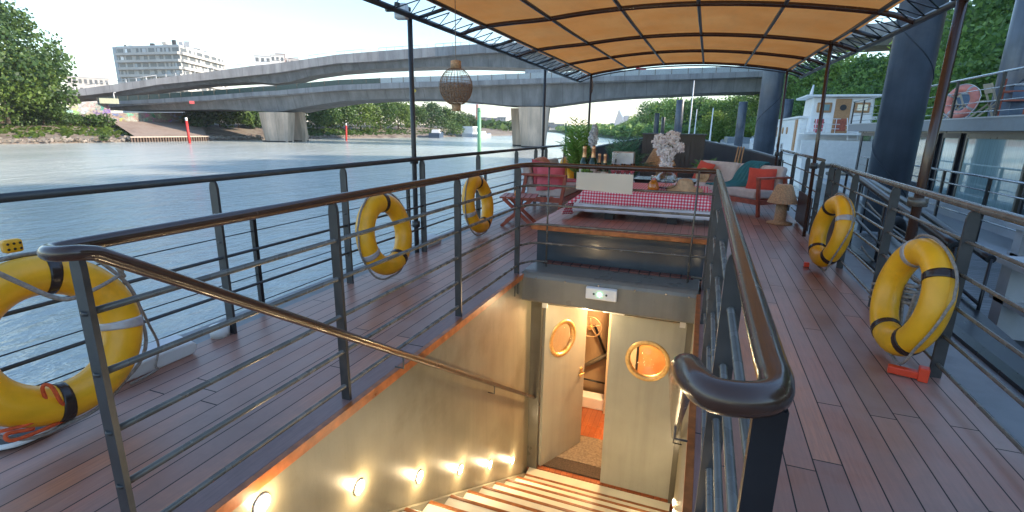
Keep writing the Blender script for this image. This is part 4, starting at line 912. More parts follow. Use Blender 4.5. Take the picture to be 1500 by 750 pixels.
pl = bpy.data.lights.new('cabin_lamp', 'POINT'); pl.energy = 45; pl.color = (1, .62, .30); pl.shadow_soft_size = .12
po = bpy.data.objects.new('cabin_lamp', pl); C.objects.link(po); po.location = (-.75, 5.85, -.52)
# ceiling light fitting for that lamp
ct = thing('ceiling_light', 'small round ceiling light inside the cabin', 'lamp', (-.75, 5.85, -.4)); MB().lathe([(.11, -.35), (.11, -.42), (.05, -.44)], (-.75, 5.85, 0), 20).build('diffuser', emis('warm_lamp', (1, .7, .4), 6), ct)
# header over the doors
hd = thing('door_header', 'wide grey steel header box above the cabin doors with a rounded top edge', 'header', (-.76, 4.8, -.3))
prof = [(4.60, -.285), (4.575, -.27), (4.575, -.03), (4.585, .0), (4.61, .022), (4.65, .03), (5.045, .03), (5.045, -.06), (4.70, -.06), (4.70, -.285)]
MB().loft([[(x, y, z) for y, z in prof] for x in (XW0-.015, XW1+.012)]).build('box', M_header, hd, bevel=.006)
b = MB()
for x in (-1.45, -1.15, -.82, -.48, -.2, .0): b.lathe([(.009, 0), (.007, .005)], (x, 4.571, -.025), 8, rot=Matrix.Rotation(R_(90), 3, 'X'))
b.build('rivets', M_steel, hd)
MB().bb(XW0, XW1, 4.70, YD+.1, -.30, -.27).build('soffit', M_header, hd)
el = thing('emergency_light', 'white emergency light unit with green lamp on the door header', 'emergency light', (-.78, 4.54, -.09))
MB().loft([[(x0, 4.575, z0), (x1, 4.575, z0), (x1, 4.535, z0+.01), (x0, 4.535, z0+.01)] if k == 0 else [(x0, 4.575, z0), (x1, 4.575, z0), (x1, 4.535, z0-.01), (x0, 4.535, z0-.01)] for k, (x0, x1, z0) in enumerate(((-.935, -.64, -.165), (-.935, -.64, -.035)))]).build('housing', M_whiteplast, el, bevel=.008)
MB().lathe([(.022, 0), (.018, .008)], (-.80, 4.534, -.10), 14, rot=Matrix.Rotation(R_(90), 3, 'X')).build('green_lamp', emis('green_led', (.15, 1, .35), 3.5), el)
for x in (-.855, -.735): MB().lathe([(.011, 0), (.009, .005)], (x, 4.534, -.10), 10, rot=Matrix.Rotation(R_(90), 3, 'X')).build('indicator', M_post, el)
# door frame and doors
df = thing('door_frame', 'dark olive steel door frame around the two cabin doors', 'door frame', (-.76, YD, ZF))
MB().bb(XW0+.0, XW0+.115, YD-.05, YD+.10, ZF, -.30).build('jamb', M_frame, df); MB().bb(XW1-.055, XW1-.0, YD-.05, YD+.10, ZF, -.30).build('jamb', M_frame, df)
MB().bb(XW0+.115, XW1-.055, YD-.05, YD+.10, -.40, -.30).build('lintel', M_frame, df)
for x0 in (-1.2, -.28):
    h = MB(); h.box((x0, YD-.065, -.345), (.24, .012, .016)); h.tube([(x0-.08, YD-.08, -.335), (x0-.05, YD-.1, -.36), (x0+.08, YD-.08, -.335)], .006, 5); h.build('latch_bar', M_steel, df)
for x0 in (-1.435, -.03): MB().box((x0, YD-.06, -.40), (.055, .02, .075)).build('hinge_plate', M_whiteplast, df)
tag(MB().box((-.70, YD-.062, -.372), (.22, .015, .045)).build('name_plate', M_whiteplast, bevel=.006), 'small blank white plate on the lintel between the doors', 'plate')
sb = MB(); sb.lathe([(.028, 0), (.02, .02)], (-.98, YD-.06, -.355), 14, rot=Matrix.Rotation(R_(90), 3, 'X'))
tag(sb.build('spot_lamp', emis('spot_glow', (1, .9, .65), 14)), 'tiny bright round lamp on the lintel above the left cabin door', 'lamp')
def portdoor(lab, w, hinge_x, ang, sgn, px, pz, hand):
    """door leaf built along local +X (sgn) from the hinge, real round opening"""
    hz0, hz1 = .02, 2.04; t = thing('cabin_door', lab, 'door', (hinge_x, YD-.0, ZF), ang)
    n = 40; r = .185; th = .04; mb = MB(); x0, x1 = (0, w) if sgn > 0 else (-w, 0); cx = px; cz = pz
    ring = [(cx+r*math.cos(2*math.pi*i/n), cz+r*math.sin(2*math.pi*i/n)) for i in range(n)]
    def edge(i):
        a = 2*math.pi*i/n; c, s = math.cos(a), math.sin(a); ts = []
        if c > 1e-6: ts.append((x1-cx)/c)
        if c < -1e-6: ts.append((x0-cx)/c)
        if s > 1e-6: ts.append((hz1-cz)/s)
        if s < -1e-6: ts.append((hz0-cz)/s)
        k = min(ts); return (cx+c*k, cz+s*k)
    out = [edge(i) for i in range(n)]
    # snap nearest samples to the corners
    for cxn, czn in ((x0, hz0), (x1, hz0), (x1, hz1), (x0, hz1)):
        j = min(range(n), key=lambda i: (out[i][0]-cxn)**2+(out[i][1]-czn)**2); out[j] = (cxn, czn)
    vs = [(a, y, b) for y in (-th/2, th/2) for a, b in ring+out]; fs = []
    for y in (0, 1):
        o = y*2*n
        for i in range(n): fs.append((o+i, o+(i+1) % n, o+n+(i+1) % n, o+n+i))
    for i in range(n): fs.append((i, (i+1) % n, 2*n+(i+1) % n, 2*n+i)); fs.append((n+i, n+(i+1) % n, 3*n+(i+1) % n, 3*n+i))
    mb.add(vs, fs); mb.build('door_panel', M_door, t, world=False)
    rx = Matrix.Rotation(R_(90), 3, 'X')
    ph = MB().lathe([(r-.006, -th/2-.009), (r+.034, -th/2-.007), (r+.040, -th/2-.001), (r+.040, th/2+.001), (r+.034, th/2+.007), (r-.006, th/2+.009), (r-.006, -th/2-.009)], (cx, 0, cz), 40, rot=rx, caps=False).build('porthole', M_brass, t, world=False)
    MB().lathe([(.0, -.003), (r-.008, -.003), (r-.008, .003), (0, .003)], (cx, 0, cz), 32, rot=rx).build('pane', M_pane, ph, world=False)
    if hand:
        hx = w-.07 if sgn > 0 else -w+.07
        h = MB(); h.box((hx, -.025, 1.02), (.035, .02, .12)); h.tube([(hx, -.04, 1.03), (hx, -.075, 1.03), (hx-.1*sgn, -.075, 1.03)], .009, 6); h.build('handle', M_brass, t, world=False)
portdoor('left cabin door with brass porthole swung partly open into the cabin', .72, -1.455, R_(63), 1, .30, 1.56, True)
portdoor('right cabin door with brass porthole standing closed', .74, .012, R_(0), -1, -.345, 1.585, False)
t = MB(); t.box((-.74, 6.345, -1.42), (.07, .03, .10))
tag(t.build('alarm_box', M_redplast), 'small red alarm box seen through the right porthole', 'alarm')
# staircase
st = thing('staircase', 'descending staircase of cream treads with brown wooden nosings', 'stairs', (-.76, YS0, 0))
M_tread = pm('cream_tread', (.66, .62, .48), .35, var=.08, vs=5, bump=.08, bs=60); M_nose = pm('nosing_wood', (.27, .095, .03), .32, var=.3, vs=14)
NS = 13
for k in range(NS):
    y0 = YS0+.306*k; z = -.189*(k+1)
    s = MB().bb(XW0+.03, XW1-.03, y0-.02, y0+.306-.034, z-.03, z).bb(XW0+.03, XW1-.03, y0+.306-.04, y0+.306-.02, z-.189+.0, z-.03).build('step', M_tread, st)
    MB().bb(XW0+.03, XW1-.03, y0+.306-.034, y0+.306, z-.034, z+.004).build('nosing', M_nose, s, bevel=.006)
MB().bb(XW0+.03, XW1-.03, 4.758, YD-.052, ZF-.03, ZF+.003).build('landing', M_tread, st)
st2 = MB()
for x in (XW0+.002, XW1-.03): st2.loft([[(x, YS0, -.02), (x+.028, YS0, -.02), (x+.028, YS0+4.0, -2.47), (x, YS0+4.0, -2.47)], [(x, YS0, -.45), (x+.028, YS0, -.45), (x+.028, YS0+3.4, -2.47), (x, YS0+3.4, -2.47)]])
st2.build('stringer', M_wellwall, st)
struct('stair_underfloor', MB().bb(XW0, XW1, .5, 5.0, ZF-.2, ZF-.11), M_black)
# step lights: real lamps
E_step = emis('step_light_glow', (1, .84, .55), 60)
for i in range(7):
    y = 1.30+.612*i; z = -.124-.379*i
    if i == 6: break
    for side in ((-1, 1)):
        x = XW0 if side < 0 else XW1
        lab = ['nearest round step light low on the left stairwell wall', 'second round step light from the front on the left stairwell wall', 'third round step light from the front on the left stairwell wall', 'third round step light from the doors on the left wall', 'second round step light from the doors on the left wall', 'round step light on the left wall closest to the cabin door'][i] if side < 0 else ['nearest','second','third','fourth','fifth','last'][i]+' round step light from the top on the right stairwell wall'
        t = thing('step_light', lab, 'step light', (x, y, z), 0, 'step lights along the stairwell walls')
        rr = Matrix.Rotation(R_(90)*(-side), 3, 'Y')
        MB().lathe([(.044, 0), (.044, .006), (.037, .008)], (x, y, z), 20, rot=rr).build('bezel', M_white, t); MB().lathe([(.036, .007), (.0, .012)], (x, y, z), 16, rot=rr).build('lens', E_step, t)
        l = bpy.data.lights.new('step_lamp', 'POINT'); l.energy = 1.3 if side < 0 else .9; l.color = (1, .74, .42); l.shadow_soft_size = .025
        lo = bpy.data.objects.new('step_lamp', l); C.objects.link(lo); lo.location = (x-side*.042, y, z)
# warm lamp under the header that lights the doors and the walls
pl = bpy.data.lights.new('header_lamp', 'POINT'); pl.energy = 4.5; pl.color = (1, .78, .45); pl.shadow_soft_size = .05
po = bpy.data.objects.new('header_lamp', pl); C.objects.link(po); po.location = (-.98, YD-.14, -.37)
vg = MB().bb(XW0+.002, XW0+.012, 4.33, 4.37, -.16, -.06).bb(XW0+.002, XW0+.012, 4.41, 4.45, -.16, -.06)
tag(vg.build('vent_slots', M_frame), 'two small metal vent slots on the left wall near the header', 'vent')

# ================================================================== RAILINGS
BZ = (.872, .675, .475, .28, .085)
def post(x, y, z1, par, w=.062, th=.018, along='X', z0=0):
    mb = MB(); c = (w, th) if along == 'X' else (th, w); a, b = c[0]/2, c[1]/2
    rings = [[(x-a, y-b, z), (x+a, y-b, z), (x+a, y+b, z), (x-a, y+b, z)] for z in (z0, z1-.05)]
    rings += [[(x-a*k if along == 'X' else x-a, y-b*(k if along == 'Y' else 1), z), (x+(a*k if along == 'X' else a), y-b*(k if along == 'Y' else 1), z), (x+(a*k if along == 'X' else a), y+b*(k if along == 'Y' else 1), z), (x-(a*k if along == 'X' else a), y+b*(k if along == 'Y' else 1), z)] for z, k in ((z1-.02, .8), (z1, .35))]
    for zz in BZ if par is not None and par.name.startswith('stairwell') else (.842, .652, .462, .268, .087): mb.lathe([(.017, zz-.006), (.019, zz), (.017, zz+.006)], (x, y+(.0), 0), 8)
    return mb.loft(rings).build('post', M_post, par)
# --- stairwell railing
sr = thing('stairwell_railing', 'black stairwell railing with rounded brown top rail and descending handrails', 'railing', (-1.64, 4.7, 0))
xl, xr, yc, ZT = -1.655, .128, 4.83, 1.075
cl = RX(117, 376, -1.53)          # elbow where the left handrail starts down
top = [(-1.53, 1.0, 1.055), (-1.54, .84, 1.07), (-1.60, .745, 1.075), (xl, .77, 1.075), (xl-.003, .86, ZT)]
he = Vector((-1.525, 4.88, -1.535)); hs = Vector((-1.532, .845, 1.069)); re = Vector((XW1-.065, 4.80, -1.60))
left = smoothpath([(-1.532, .845, 1.069), (-1.538, .805, ZT+.004), (-1.565, .780, ZT+.004), (-1.61, .775, ZT+.002), (-1.645, .80, ZT), (xl, .86, ZT)], 6)
right = smoothpath([(xr, .80, ZT), (xr, .74, ZT), (xr-.012, .695, ZT), (xr-.045, .672, ZT), (xr-.085, .675, ZT-.002), (.02, .715, ZT-.006), (.008, .78, ZT-.02), (.004, .85, ZT-.065)], 6)
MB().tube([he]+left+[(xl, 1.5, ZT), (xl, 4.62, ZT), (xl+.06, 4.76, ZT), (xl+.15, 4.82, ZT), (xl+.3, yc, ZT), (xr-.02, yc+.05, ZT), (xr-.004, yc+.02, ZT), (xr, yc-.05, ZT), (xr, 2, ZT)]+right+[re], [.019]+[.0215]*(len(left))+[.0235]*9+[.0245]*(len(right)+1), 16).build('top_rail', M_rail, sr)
for k, z in enumerate(BZ):
    n = .012
    MB().tube([(xl, .86, z), (xl, 4.62, z), (xl+.06, 4.76, z), (xl+.13, 4.82, z), (xl+.25, yc, z), (xr-.03, yc+.05, z), (xr, yc, z), (xr, .72, z)] if k < 4 else [(xl, .86, z), (xl, 4.62, z), (xl+.06, 4.76, z), (xl+.13, 4.82, z), (xl+.25, yc, z)], n, 8).build('bar', M_bar, sr)
MB().tube([(xr, .72, BZ[4]), (xr, yc, BZ[4]), (xr-.13, yc+.04, BZ[4])], .012, 8).build('bar', M_bar, sr)
for y in (.86, 1.944, 3.27, 4.568): post(xl, y, ZT-.01, sr, .05)
for y in (1.66, 2.75, 3.85, 4.75): post(xr, y, ZT-.01, sr, .06)
MB().loft([[(xr-.03, .685, z), (xr+.012, .685, z), (xr+.012, .705, z), (xr-.03, .705, z)] for z in (0, ZT-.015)]).build('end_post', M_black, sr)
for x in (-1.43, -.03): MB().tube([(x, yc+.01, .03), (x, yc+.01, ZT)], .009, 6).build('thin_post', M_bar, sr)
for y in (2.30, 3.70):     # handrail brackets on the left wall
    s = (y-hs.y)/(he.y-hs.y); p = hs.lerp(he, s)
    MB().tube([p, p-Vector((0, 0, .09)), (XW0+.003, y, p.z-.09)], .006, 6).build('bracket', M_post, sr)
for y in (2.2, 3.6):
    s = (y-.85)/(re.y-.85); p = Vector((.004, .85, 1.01)).lerp(re, s)
    MB().tube([p, p-Vector((0, 0, .09)), (XW1-.003, y, p.z-.09)], .006, 6).build('bracket', M_post, sr)
# --- left side railing
lr = thing('side_railing', 'dark grey three bar railing along the river side of the deck', 'railing', (-2.96, 3, 0))
XLR = -2.96
MB().tube([(XLR, -2, 1.075), (XLR, 11.2, 1.075), (XLR+.02, 12.4, 1.06)], .022, 12).build('top_rail', M_post, lr)
for z in (.80, .545, .29): MB().tube([(XLR, -2, z), (XLR, 12.2, z)], .011, 8).build('bar', M_post, lr)
for y in (-.1, 1.13-.2, 2.365, 3.637, 4.86+.12, 6.5, 8.05, 9.1, 9.75, 11.2, 12.2): post(XLR, y, 1.06, lr, .065)
wg = thing('wire_guard', 'short black stanchions with thin wire outside the river railing', 'guard wire', (-3.2, 3, 0))
for z in (.62, .27, .05): MB().tube([(-3.2, -2, z), (-3.2, 11, z)], .004, 5).build('wire', M_black, wg)
for y in (-.2, 2.85, 5.05, 7.3, 9.4): MB().beam((-3.2, y, -.1), (-3.2, y, .72), .035, .03, up=(0, 1, 0)).build('stanchion', M_black, wg)
gb = RX(630, 355, -3.12); tag(MB().box((-3.14, gb.y, .03), (.18, .34, .10)).build('cleat_box', M_greypaint, bevel=.01), 'small grey box on the hull edge behind the second post of the river railing', 'box')
# --- right side railing (near) 
rr = thing('side_railing', 'grey five bar railing along the quay side holding two lifebuoys', 'railing', (1.44, 4, 0))
rx = lambda y: 1.44+max(0, y-4)*.028
ptsr = [(rx(y), y, 1.035) for y in (-2, 1, 3.5, 5, 6.4, 7.55)]
MB().tube(ptsr, .0235, 12).build('top_rail', M_bar, rr)
for z in (.842, .652, .462, .268, .087): MB().tube([(x, y, z) for x, y, _ in ptsr], .0115, 8).build('bar', M_bar, rr)
for y in (2.2, 3.5, 4.85, 6.2, 7.1, 7.5): post(rx(y), y, 1.02, rr, .062)
MB().bb(rx(7)-.03, rx(7)-.015, 6.75, 7.55, .05, .50).build('kick_panel', M_bulwark, rr)
fr = thing('side_railing', 'short grey railing beyond the gate behind the wicker lamp', 'railing', (1.55, 9.5, 0))
MB().tube([(1.56, 8.15, 1.06), (1.56, 12.6, 1.06)], .022, 10).build('top_rail', M_bar, fr)
for z in (.83, .60, .35, .12): MB().tube([(1.56, 8.15, z), (1.56, 12.6, z)], .011, 8).build('bar', M_bar, fr)
for y in (8.2, 9.3, 10.6, 12.5): post(1.56, y, 1.05, fr, .065)
MB().bb(1.50, 1.515, 8.2, 9.3, .04, .52).build('kick_panel', M_bulwark, fr)

# ================================================================== CANOPY
cn = thing('canopy', 'arched orange fabric canopy on a dark steel frame over the deck', 'canopy', (-.7, 6, 0))
t = NT('orange_canopy_fabric'); v = t.coord(); n = t.noise(1.4, 6, v, .6); nn = t.noise(14, 4, t.coord((1, .15, 1)))
cc = t.ramp(n, [(.3, (.90, .24, .045)), (.7, (.97, .32, .08))]); t.l(cc, t.b.inputs['Base Color']); t.b.inputs['Roughness'].default_value = .7
tr_ = t.n('ShaderNodeBsdfTranslucent'); t.l(cc, tr_.inputs[0]); mx = t.n('ShaderNodeMixShader'); mx.inputs[0].default_value = .93; t.l(t.b.outputs[0], mx.inputs[1]); t.l(tr_.outputs[0], mx.inputs[2]); t.l(mx.outputs[0], t.out.inputs[0]); n5 = t.noise(.9, 8, t.coord((3, .7, 1)), .7); cc2 = t.mix(t.math('MULTIPLY', t.ramp(n5, [(.45, (0, 0, 0)), (.72, (1, 1, 1))]), .35), cc, (.62, .20, .06)); t.l(cc2, t.b.inputs['Base Color']); t.l(cc2, tr_.inputs[0]); t.bump(t.math('ADD', nn, n5), .6, .02); M_fab = t.m
xs_ = [-2.98, -2.62, -1.82, -1.02, -.22, .59, 1.39, 1.70]; zs_ = [2.53, 2.65, 2.77, 2.83, 2.83, 2.77, 2.655, 2.55]
def cz(x): return float(np.interp(x, xs_, zs_)) + (0.012 if -2.6 < x < 1.4 else 0)
def yz(y, x=0): return float(np.interp(y, [5, 6, 8, 10, 12], [-.13, -.12, -.09, -.03, 0]))*min(1, max(0, (x+2.98)/1.1))
fine = smoothpath([(x, 0, z) for x, z in zip(xs_, zs_)], 4)
def archpts(y, skew=.0): return [(p.x, y+skew*(p.x+.6), p.z+yz(y, p.x)) for p in fine]
fb_ = MB(); NX = 40; ys_ = [3.6+.25*i for i in range(36)]; V = []
xa, xb = -2.72, 1.47
fx_ = [p.x for p in fine]; fz_ = [p.z for p in fine]
for y in ys_:
    for i in range(NX+1):
        x = xa+(xb-xa)*i/NX; fr_ = abs(((y-12)/2) % 1-.5)*2; px_ = abs(((x+2.62)/.8) % 1-.5)*2
        sag = .030*(1-fr_**2)*(1-px_**2)*1.2
        V.append((x, y+.02, float(np.interp(x, fx_, fz_))+yz(y, x)+.035+sag*.0+.018*(fr_*px_)-.02+sag))
F = [(j*(NX+1)+i, j*(NX+1)+i+1, (j+1)*(NX+1)+i+1, (j+1)*(NX+1)+i) for j in range(len(ys_)-1) for i in range(NX)]
fb_.add(V, F, 0, True).build('fabric', M_fab, cn)
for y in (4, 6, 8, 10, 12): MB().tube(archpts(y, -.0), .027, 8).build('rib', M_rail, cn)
for x, z in list(zip(xs_, zs_))[1:-1]: MB().tube([(x, y, z+yz(y, x)-.0) for y in (3.6, 5, 7, 9, 12)], .02, 8).build('purlin', M_post, cn)
MB().tube(archpts(12.45), .014, 6).build('front_bar', M_post, cn)
for i, (x, z) in enumerate(((xs_[0], zs_[0]), (xs_[-1], zs_[-1]))): MB().tube([(x, y, z+yz(y, x)) for y in (3.6, 5, 7, 9, 12.45)], .03, 10).build('edge_beam', M_post, cn)
for y in (5, 7, 9, 11):
    MB().tube([(xs_[0], y, zs_[0]+yz(y, xs_[0])), (xs_[1], y, zs_[1]+yz(y, xs_[1]))], .02, 6).build('outrigger', M_post, cn); MB().tube([(xs_[-1], y, zs_[-1]+yz(y)), (xs_[-2], y, zs_[-2]+yz(y))], .02, 6).build('outrigger', M_post, cn)
for x0, x1 in ((xs_[0], xa), (xs_[-1], xb)):
    lc = MB()
    for i in range(29):
        y = 3.65+i*.3; za = float(np.interp(x0, fx_, fz_))+yz(y, x0); zb = float(np.interp(x1, fx_, fz_))+yz(y, x1)+.02
        lc.tube([(x0, y, za), (x1, y+.08, zb), (x0, y+.3, za)], .006, 4)
    lc.build('lacing', M_black, cn)
for x, y, zt in ((-3.03, 4.93, 2.52), (-3.03, 9.75, 2.56), (-2.62, 12.0, 2.66)): 
    MB().tube([(x, y, -.1), (x, y, zt)], .027, 10).build('pole', M_post, cn); MB().lathe([(.045, 0), (.045, .07)], (x, y, 1.02), 10).build('clamp', M_post, cn); MB().lathe([(.045, 0), (.045, .07)], (x, y, .3), 10).build('clamp', M_post, cn)
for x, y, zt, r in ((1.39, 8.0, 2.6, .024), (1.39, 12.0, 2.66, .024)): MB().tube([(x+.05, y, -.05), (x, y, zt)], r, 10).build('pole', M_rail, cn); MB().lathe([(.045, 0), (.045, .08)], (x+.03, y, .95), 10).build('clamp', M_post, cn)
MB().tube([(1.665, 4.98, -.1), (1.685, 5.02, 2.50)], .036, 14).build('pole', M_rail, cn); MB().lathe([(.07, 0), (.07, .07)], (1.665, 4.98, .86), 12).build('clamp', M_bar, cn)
fl = thing('floodlight', 'white box floodlight clamped to the top of the left canopy pole', 'floodlight', (-3.1, 4.9, 2.5))
c = RX(588, 17, -3.05); MB().box(c, (.13, .10, .15), .2).build('housing', M_whiteplast, fl, bevel=.015); MB().beam(c+Vector((0, -.1, .05)), c+Vector((0, .16, .05)), .03, .04).build('bracket', M_black, fl); MB().tube([c+Vector((0, -.08, 0)), c+Vector((-.05, -.2, -.02))], .02, 6).build('cable_gland', M_black, fl)
sw = MB().tube([(-2.62, 12.0, 2.6), (-2.58, 12.0, 2.4), (-2.6, 12.02, 2.25)], .02, 6); tag(sw.build('hanging_strap', M_rope), 'loose grey strap tied at the front left canopy corner', 'strap')
# hanging lantern
c = RX(668, 127, -2.42); ln_ = thing('hanging_lantern', 'balloon shaped rattan wire lantern hanging from the canopy edge', 'lantern', c)
Mw = pm('rattan_brown', (.30, .175, .10), .8, var=.3, vs=40, bump=.5, bs=100)
R0 = .165; 
MB().tube([c+Vector((0, 0, .215)), c+Vector((.0, 0, .30)), c+Vector((0, 0, .84))], .004, 5).build('cord', M_rope, ln_)
MB().lathe([(.055, .17), (.052, .245), (.035, .25)], c, 20).build('top_collar', M_wicker, ln_); MB().lathe([(.045, -.235), (.05, -.165)], c, 20).build('bottom_collar', M_wicker, ln_)
prof = [(R0*math.cos(a)*(1.0), .185*math.sin(a)) for a in [R_(-66+132*i/16) for i in range(17)]]
w = MB()
for i in range(26): a = 2*math.pi*i/26; w.tube([c+Vector((r*math.cos(a), r*math.sin(a), z)) for r, z in prof], .0022, 4)
for r, z in prof[::2]: w.tube(arc(c+Vector((0, 0, z)), r, 0, 2*math.pi, 24, (1, 0, 0), (0, 1, 0))[:-1], .002, 4, closed=True)
w.build('wire_cage', Mw, ln_)
tm = NT('woven_mesh'); vv = tm.coord((1, 1, 1)); wv = tm.n('ShaderNodeTexNoise'); wv.inputs['Scale'].default_value = 90; tm.l(vv, wv.inputs['Vector']); tm.b.inputs['Base Color'].default_value = (.27, .17, .11, 1); tm.b.inputs['Roughness'].default_value = .9
tp_ = tm.n('ShaderNodeBsdfTransparent'); m2 = tm.n('ShaderNodeMixShader'); tm.l(tm.math('MULTIPLY', tm.math('GREATER_THAN', wv.outputs['Fac'], .5), .75), m2.inputs[0]); tm.l(tm.b.outputs[0], m2.inputs[1]); tm.l(tp_.outputs[0], m2.inputs[2]); tm.l(m2.outputs[0], tm.out.inputs[0])
MB().lathe([(r*.985, z) for r, z in prof if z < .03], c, 28).build('woven_shade', tm.m, ln_)

# ================================================================== LIFEBUOYS
def buoy(name, lab, loc, rot, mats=(M_yellow, M_silverband, M_blackband), R0=.295, r=.088, bands=((20, 1), (110, 2), (200, 2), (290, 2)), ropemat=M_rope, rope_r=.009, grp='yellow lifebuoys leaning on the railings', flip=0):
    """ring in the local YZ plane, centre at origin"""
    t = thing(name, lab, 'lifebuoy', loc, 0, grp); t.rotation_euler = rot
    pts = arc((0, 0, 0), R0, 0, 2*math.pi, 64, (0, 1, 0), (0, 0, 1))[:-1]
    MB().tube(pts, r, 20, closed=True, flat=.92, up=(0, 1, 0)).build('ring', mats[0], t, world=False)
    for a, mi in bands:
        P = arc((0, 0, 0), R0, R_(a-4.5), R_(a+4.5), 4, (0, 1, 0), (0, 0, 1)); b = MB()
        b.tube(P, r+.004, 20, flat=.92, up=(0, math.cos(R_(a)), math.sin(R_(a)))); b.build('band', mats[mi], t, world=False)
    for a in (0, 180):
        MB().tube(arc((0, 0, 0), R0+r*.985 if a == 0 else R0-r*.985, 0, 2*math.pi, 64, (0, 1, 0), (0, 0, 1))[:-1], .0025, 5, closed=True).build('seam', M_yellow if mats[0] is M_yellow else mats[0], t, world=False)
    rp = []
    for i in range(65):
        a = 2*math.pi*i/64; k = (math.cos(4*a-R_(60))); rr = R0+r+.012+.035*max(0, -k)*(1 if math.sin(a) < .3 else .4)
        rp.append(Vector((.02*math.sin(3*a), rr*math.cos(a), rr*math.sin(a))))
    MB().tube(rp[:-1], rope_r, 6, closed=True).build('grab_rope', ropemat, t, world=False)
    for a in (40, 130, 220, 310):
        p = Vector((0, math.cos(R_(a))*(R0+r*.7), math.sin(R_(a))*(R0+r*.7))); MB().tube([p*.96, p*1.06], [.03, .022], 8).build('rope_lug', mats[0], t, world=False)
    return t
b1 = buoy('lifebuoy', 'large yellow lifebuoy nearest on the right, with grey rope and a red chock under it', (1.31, 3.72, .425), (0, R_(9), R_(4)), bands=((62, 1), (140, 2), (232, 2), (292, 2)))
b2 = buoy('lifebuoy', 'yellow lifebuoy farther along the right railing near the kick panel', (1.31, 5.98, .435), (0, R_(9), R_(7)), bands=((50, 2), (148, 1), (228, 2), (305, 2)))
b3 = buoy('lifebuoy', 'large yellow lifebuoy cut by the left frame edge with orange cord at its foot', (-2.70, 1.24, .455), (0, R_(-10), 0), bands=((78, 2), (-6, 1), (262, 2)))
b4 = buoy('lifebuoy', 'yellow lifebuoy in the middle of the river railing, left of the canopy pole', (-2.72, 3.88, .44), (0, R_(-9), 0), bands=((84, 2), (205, 1), (300, 2)))
b5 = buoy('lifebuoy', 'third yellow lifebuoy along the river railing by the folding stool', (-2.74, 6.02, .44), (0, R_(-9), 0), bands=((80, 2), (195, 1), (290, 2), (20, 2)))
b6 = buoy('lifebuoy', 'yellow lifebuoy half hidden behind the left bench and bottles', (-2.76, 10.7, .47), (0, R_(-8), 0), bands=((80, 2), (195, 1), (290, 2)))
bp = buoy('lifebuoy', 'faded pink lifebuoy standing on the houseboat terrace between beige chairs', (X0+.02, tp(1416), 1.915+.50), (0, R_(6), R_(30)), mats=(M_pinkbuoy, M_silverband, M_pinkbuoy), R0=.38, r=.115, bands=((30, 1), (120, 1), (210, 1), (300, 1)), ropemat=M_white, grp='')
if 'group' in bp: del bp['group']
# things at the foot of the buoys
t = thing('red_chock', 'small red plastic chock under the nearest right lifebuoy', 'chock', (1.22, 3.42, 0))
MB().box((1.27, 3.44, .03), (.17, .05, .045), -.25).build('body', M_redplast, t, bevel=.006); MB().box((1.35, 3.41, .045), (.05, .06, .085), -.25).build('cleat', M_redplast, t, bevel=.005)
tag(MB().box((1.17, 6.12, .025), (.05, .05, .05)).build('red_chock', M_redplast, bevel=.006), 'tiny red chock at the foot of the farther right lifebuoy', 'chock')
rope('coiled grey rope lashing on the rail post behind the nearest right lifebuoy', [Vector((1.40+.045*math.cos(i*1.3), 3.98+.06*math.sin(i*1.3), .30+.008*i)) for i in range(22)]+[Vector((1.37, 3.9, .1)), Vector((1.33, 3.7, .45))], .011, name='rope_coil', n=4)
rope('grey rope knotted round the lower bar by the middle right post', [Vector((1.46+.03*math.cos(i*1.5), 4.84+.04*math.sin(i*1.5), .06+.014*i)) for i in range(14)], .012, name='rope_knot', n=4)
fd = thing('fender_board', 'white fibreglass fender board lying by the river railing beside the lifebuoy', 'fender', (-2.95, 1.85, .05))
MB().loft([[(-3.05, y, z0_), (-2.90, y, z0_-.0), (-2.88, y, z1_), (-3.03, y, z1_+.03)] for y, z0_, z1_ in ((1.52, .0, .05), (1.6, -.0, .09), (1.85, 0, .10), (2.02, .0, .09), (2.05, .02, .06))]).build('body', M_whiteplast, fd, bevel=.012)
tag(MB().lathe([(.06, 0), (.065, .07), (.03, .085)], (-3.0, 2.30, 0), 16).build('deck_vent', M_whiteplast), 'small rounded white vent on the deck edge beyond the fender board', 'vent')
hs_ = [RZ(px, py, .02) for px, py in ((-30, 660), (20, 652), (60, 636), (92, 614), (108, 604))]
t = thing('white_hose', 'curved white edged black rubber pad under the left lifebuoy', 'pad', hs_[1]); MB().tube(smoothpath(hs_, 6), .012, 8).build('white_edge', M_white, t)
MB().loft([[tuple(p+Vector((0, 0, -.018))) for p in hs_]+[(p.x-.12, p.y+.02, .002) for p in reversed(hs_)], [tuple(p+Vector((0, 0, -.008))) for p in hs_]+[(p.x-.12, p.y+.02, .012) for p in reversed(hs_)]]).build('pad', M_rubber, t)
oc = [RX(*q) for q in ((0, 632, -2.62), (45, 620, -2.60), (70, 600, -2.60), (62, 568, -2.585), (75, 566, -2.57), (90, 590, -2.57), (106, 606, -2.62), (88, 612, -2.62), (100, 598, -2.64), (140, 590, -2.66), (165, 570, -2.72), (172, 555, -2.74), (150, 575, -2.7), (120, 600, -2.66), (80, 622, -2.60), (20, 645, -2.58), (10, 636, -2.6), (50, 628, -2.6))]
rope('orange cord wound around the foot of the left lifebuoy', oc, .008, M_orangerope, 'orange_cord', 5)
rope('brown rope strung across the opening of the left lifebuoy', [RX(-20, 392, -2.58), RX(30, 415, -2.56), RX(80, 436, -2.54), RX(110, 436, -2.53), RX(150, 418, -2.56), RX(178, 400, -2.6), RX(172, 392, -2.58), RX(182, 405, -2.6)], .010, M_rope, 'buoy_rope', 5)
